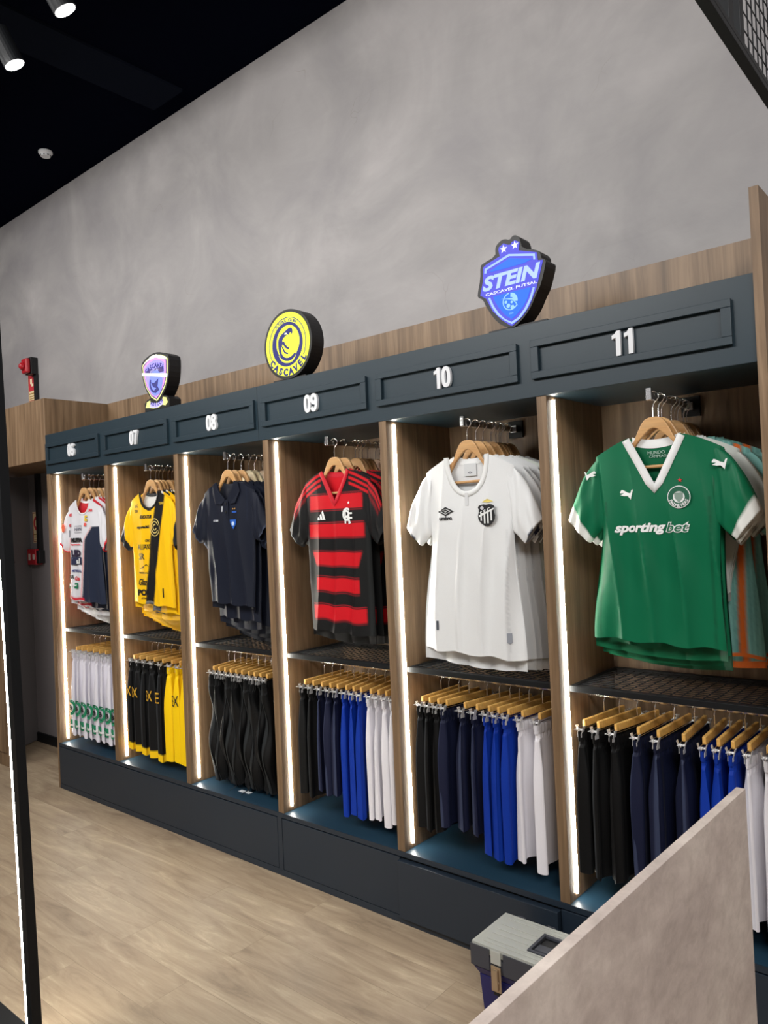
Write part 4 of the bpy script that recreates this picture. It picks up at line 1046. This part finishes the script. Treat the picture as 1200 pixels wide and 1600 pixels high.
# ================================================================== CEILING TRACK SPOTS, DETECTOR
tr = MB().box(-2.0, 3.4, -.018, .018, 0, .03).build('lighting_track', BLACKM); tr.location = (0.0, -.80, 4.1495 - .0); props(tr, 'black lighting track along the dark ceiling above the shop floor', 'lighting track')
tr.location = (0.0, -.8, 4.0695)
struct('trim_2', MB().box(-2.0, 3.4, -.815, -.785, 4.0998, 4.18), CEILB)
SPOTE = newmat('spot_lamp_face', (1, 1, 1), .5, emis=30, ecol=(1, .98, .95))
def spotlamp(loc, aim, label):
    r = empty('track_spotlight', loc, label, 'spotlight', 'black track spotlights')
    d = (Vector(aim) - Vector(loc)).normalized(); q = Vector((0, 0, -1)).rotation_difference(d)
    tp = Vector((0, 0, 4.0695 - loc[2]))
    def cyl(z0, z1, r0, r1, name, mat, cap=True):
        m = MB(); m.tube([(0, 0, z0), (0, 0, z1)], [r0, r1], 24, cap); o = m.build(name, mat, r, smooth=False); o.rotation_mode = 'QUATERNION'; o.rotation_quaternion = q; return o
    cyl(.0, .15, .046, .046, 'lamp_head', BLACKM); cyl(-.002, -.0003, .041, .041, 'lens', SPOTE); cyl(.1505, .19, .03, .022, 'heat_sink', BLACKPL)
    top = q @ Vector((0, 0, .17))
    MB().tube([top, (top.x * .5, top.y, tp.z - .05), (0, 0, tp.z - .001)], .009, 8).build('bracket', BLACKPL, r)
spotlamp((1.46, -.775, 3.69), (1.75, .0, 2.0), 'black cylindrical track spotlight at the upper left corner, lit face pointing down')
spotlamp((2.02, -.83, 3.64), (2.3, .1, 1.9), 'second lit track spotlight cut by the top edge, right of the first')
for x, e in ((-.9, 20), (.3, 22), (1.5, 17), (2.6, 15), (3.6, 8)):
    spot('track_light', (x, -1.0, 3.62), (x + .15, .47, 2.7), e, 112, 1.0)
sd_ = empty('smoke_detector', (-.124, .14, 4.1798), 'round white smoke detector on the dark ceiling', 'smoke detector')
MB().tube([(0, 0, 0), (0, 0, -.012), (0, 0, -.02), (0, 0, -.034)], [.045, .045, .036, .03], 20).build('housing', WHITEPL, sd_)
mb = MB()
for a in range(0, 360, 45): mb.box(.031 * math.cos(math.radians(a)) - .004, .031 * math.cos(math.radians(a)) + .004, .031 * math.sin(math.radians(a)) - .004, .031 * math.sin(math.radians(a)) + .004, -.031, -.027)
mb.build('vent_slots', BLACKPL, sd_)

# ================================================================== FOREGROUND
# stone-look counter side panel
pt = MB().hexa([(4.283, -.606, 0), (4.237, -1.9, 0), (4.2555, -1.9, 0), (4.3015, -.606, 0)], [(4.283, -.606, 1.0), (4.237, -1.9, 1.0), (4.2555, -1.9, 1.0), (4.3015, -.606, 1.0)]).build('counter_panel', STONE, bevel=.0008)
props(pt, 'pale stone-look counter side panel in the right foreground, in front of bay 11', 'counter panel')

# toolbox
tb_ = empty('toolbox', (3.60, -.205, 0), 'navy plastic toolbox with clear lid and metal latch on the floor behind the stone panel', 'toolbox')
TBN = paint('navy_plastic', lin((34, 34, 92)), .4); TBG = paint('grey_plastic', lin((62, 64, 72)), .5)
CLR = newmat('clear_plastic_lid', (.60, .61, .56), .18, trans=.0, alpha=.66)
TAN = newmat('brass_latch', lin((196, 176, 150)), .3, .8)
def fr(x, y, z0, x2, y2, z1, nm, mt, bv=.004):
    return MB().hexa([(-x, -y, z0), (x, -y, z0), (x, y, z0), (-x, y, z0)], [(-x2, -y2, z1), (x2, -y2, z1), (x2, y2, z1), (-x2, y2, z1)]).build(nm, mt, tb_, bv)
fr(.207, .085, 0, .217, .092, .145, 'body', TBN); fr(.217, .092, .1455, .232, .105, .172, 'shoulder', TBN)
fr(.233, .106, .1725, .235, .107, .216, 'rim', TBG)
mb = MB()
for x0, x1 in ((-.235, -.165), (-.115, -.012), (.03, .12)): mb.box(x0, x1, -.1095, -.1065, .176, .243)
mb.build('rim_tab', TBG, tb_, .001)
MB().box(-.226, .226, -.1, .1, .2165, .222).build('tray', TBG, tb_, .002)
# contents visible through the lid
MB().box(-.05, .07, -.048, .052, .2225, .2435).build('handle_recess', BLACKPL, tb_, .002)
LZ = .249
mb = MB()
hx0, hx1, hy0, hy1 = -.06, .085, -.055, .058
mb.box(-.232, hx0, -.104, .104, LZ - .004, LZ).box(hx1, .232, -.104, .104, LZ - .004, LZ).box(hx0, hx1, -.104, hy0, LZ - .004, LZ).box(hx0, hx1, hy1, .104, LZ - .004, LZ)
mb.box(-.232, -.229, -.104, .104, .2225, LZ - .0042).box(.229, .232, -.104, .104, .2225, LZ - .0042).box(-.229, .229, -.104, -.101, .2225, LZ - .0042).box(-.229, .229, .101, .104, .2225, LZ - .0042)
for yy in (-.085, -.066, .07, .088): mb.box(-.2, .2, yy, yy + .003, LZ + .0002, LZ + .003)
for yy in (-.03, .0, .03): mb.box(-.2, hx0 - .012, yy, yy + .003, LZ + .0002, LZ + .003)
mb.build('clear_lid', CLR, tb_, .0008)
mb = MB(); mb.box(hx0, hx0 + .01, hy0, hy1, .244, LZ + .004).box(hx1 - .01, hx1, hy0, hy1, .244, LZ + .004).box(hx0 + .01, hx1 - .01, hy0, hy0 + .01, .244, LZ + .004).box(hx0 + .01, hx1 - .01, hy1 - .012, hy1, .244, LZ + .004)
mb.build('recess_rim', TBG, tb_, .001)
MB().box(-.045, .07, -.036, -.002, .2437, .2505).build('carry_handle', TBG, tb_, .003)
mb = MB()
for x in (-.17, -.06, .05, .16): mb.box(x - .014, x + .014, .1045, .109, .236, .2515)
mb.build('hinge', TBG, tb_, .001)
MB().box(-.158, -.122, -.1125, -.108, .205, .246).build('lid_tab', CLR, tb_, .001)
la = MB().box(-.158, -.122, -.114, -.1098, .12, .20).build('latch', TAN, tb_, .002)
MB().box(-.150, -.130, -.1215, -.1145, .128, .193).box(-.154, -.126, -.1185, -.1145, .15, .160).build('latch_lever', TAN, la, .002)
MB().box(-.152, -.128, -.112, -.1, .108, .1195).build('latch_catch', BLACKPL, la, .002)
shape('paper_label', [rect(-.068, .07, -.02, .12)], P((205, 205, 215)), tb_, lambda a, b: -.0885, .0015)

# lit black frame at the left
fmr = empty('display_frame', (1.8, -1.2447, 0), 'black metal display frame with a vertical light strip at the left edge of the photo', 'display frame')
px1 = 2.380 - 1.8
for nm, mb, mt in (('post', MB().box(px1 - .034, px1, -.018, .012, .031, 2.34), BLACKM), ('light_strip', MB().box(px1 - .050, px1 - .0345, -.016, -.006, .031, 2.34), LED),
                   ('post', MB().box(-.632, -.6, -.018, .012, .031, 2.34), BLACKM), ('top_bar', MB().box(-.632, px1, -.018, .012, 2.3405, 2.372), BLACKM)):
    o = mb.build(nm, mt, fmr, .001 if mt is BLACKM else 0); o.rotation_euler = (.0199, 0, 0)
    if nm == 'light_strip': props(o, 'glowing white light strip')
MB().box(-.632, px1 - .02, -.32, .02, 0, .03).build('foot_plate', BLACKM, fmr, .001)

# hanging mesh canopy top right
cm = empty('mesh_canopy', (4.405, -.7, 2.435), 'black framed wire mesh panel hanging at the top right corner', 'mesh panel')
MB().box(-.006, .013, -.85, .55, 0, .012).box(.0, .013, -.85, .55, .0125, .024).build('bottom_bar', BLACKM, cm, .001)
MB().box(-.006, .012, -.178, -.150, .0245, .8).box(-.006, .012, -.105, -.08, .0245, .8).build('upright', BLACKM, cm, .001)
MB().box(-.01, .012, -.85, .55, .8005, .83).build('top_bar', BLACKM, cm, .001)
mb = MB(); y = -.07
while y < .55:
    mb.tube([(0, y, .0245), (0, y, .8)], .0014, 4); y += .034
z = .045
while z < .8:
    mb.box(-.002, -.0005, -.079, .549, z, z + .0028); z += .036
mb.build('wire_mesh', BLACKM, cm)
MB().tube([(0, -.6, .83), (0, -.6, 1.744)], .003, 6).tube([(0, .3, .83), (0, .3, 1.744)], .003, 6).build('suspension_cable', CHROME, cm)
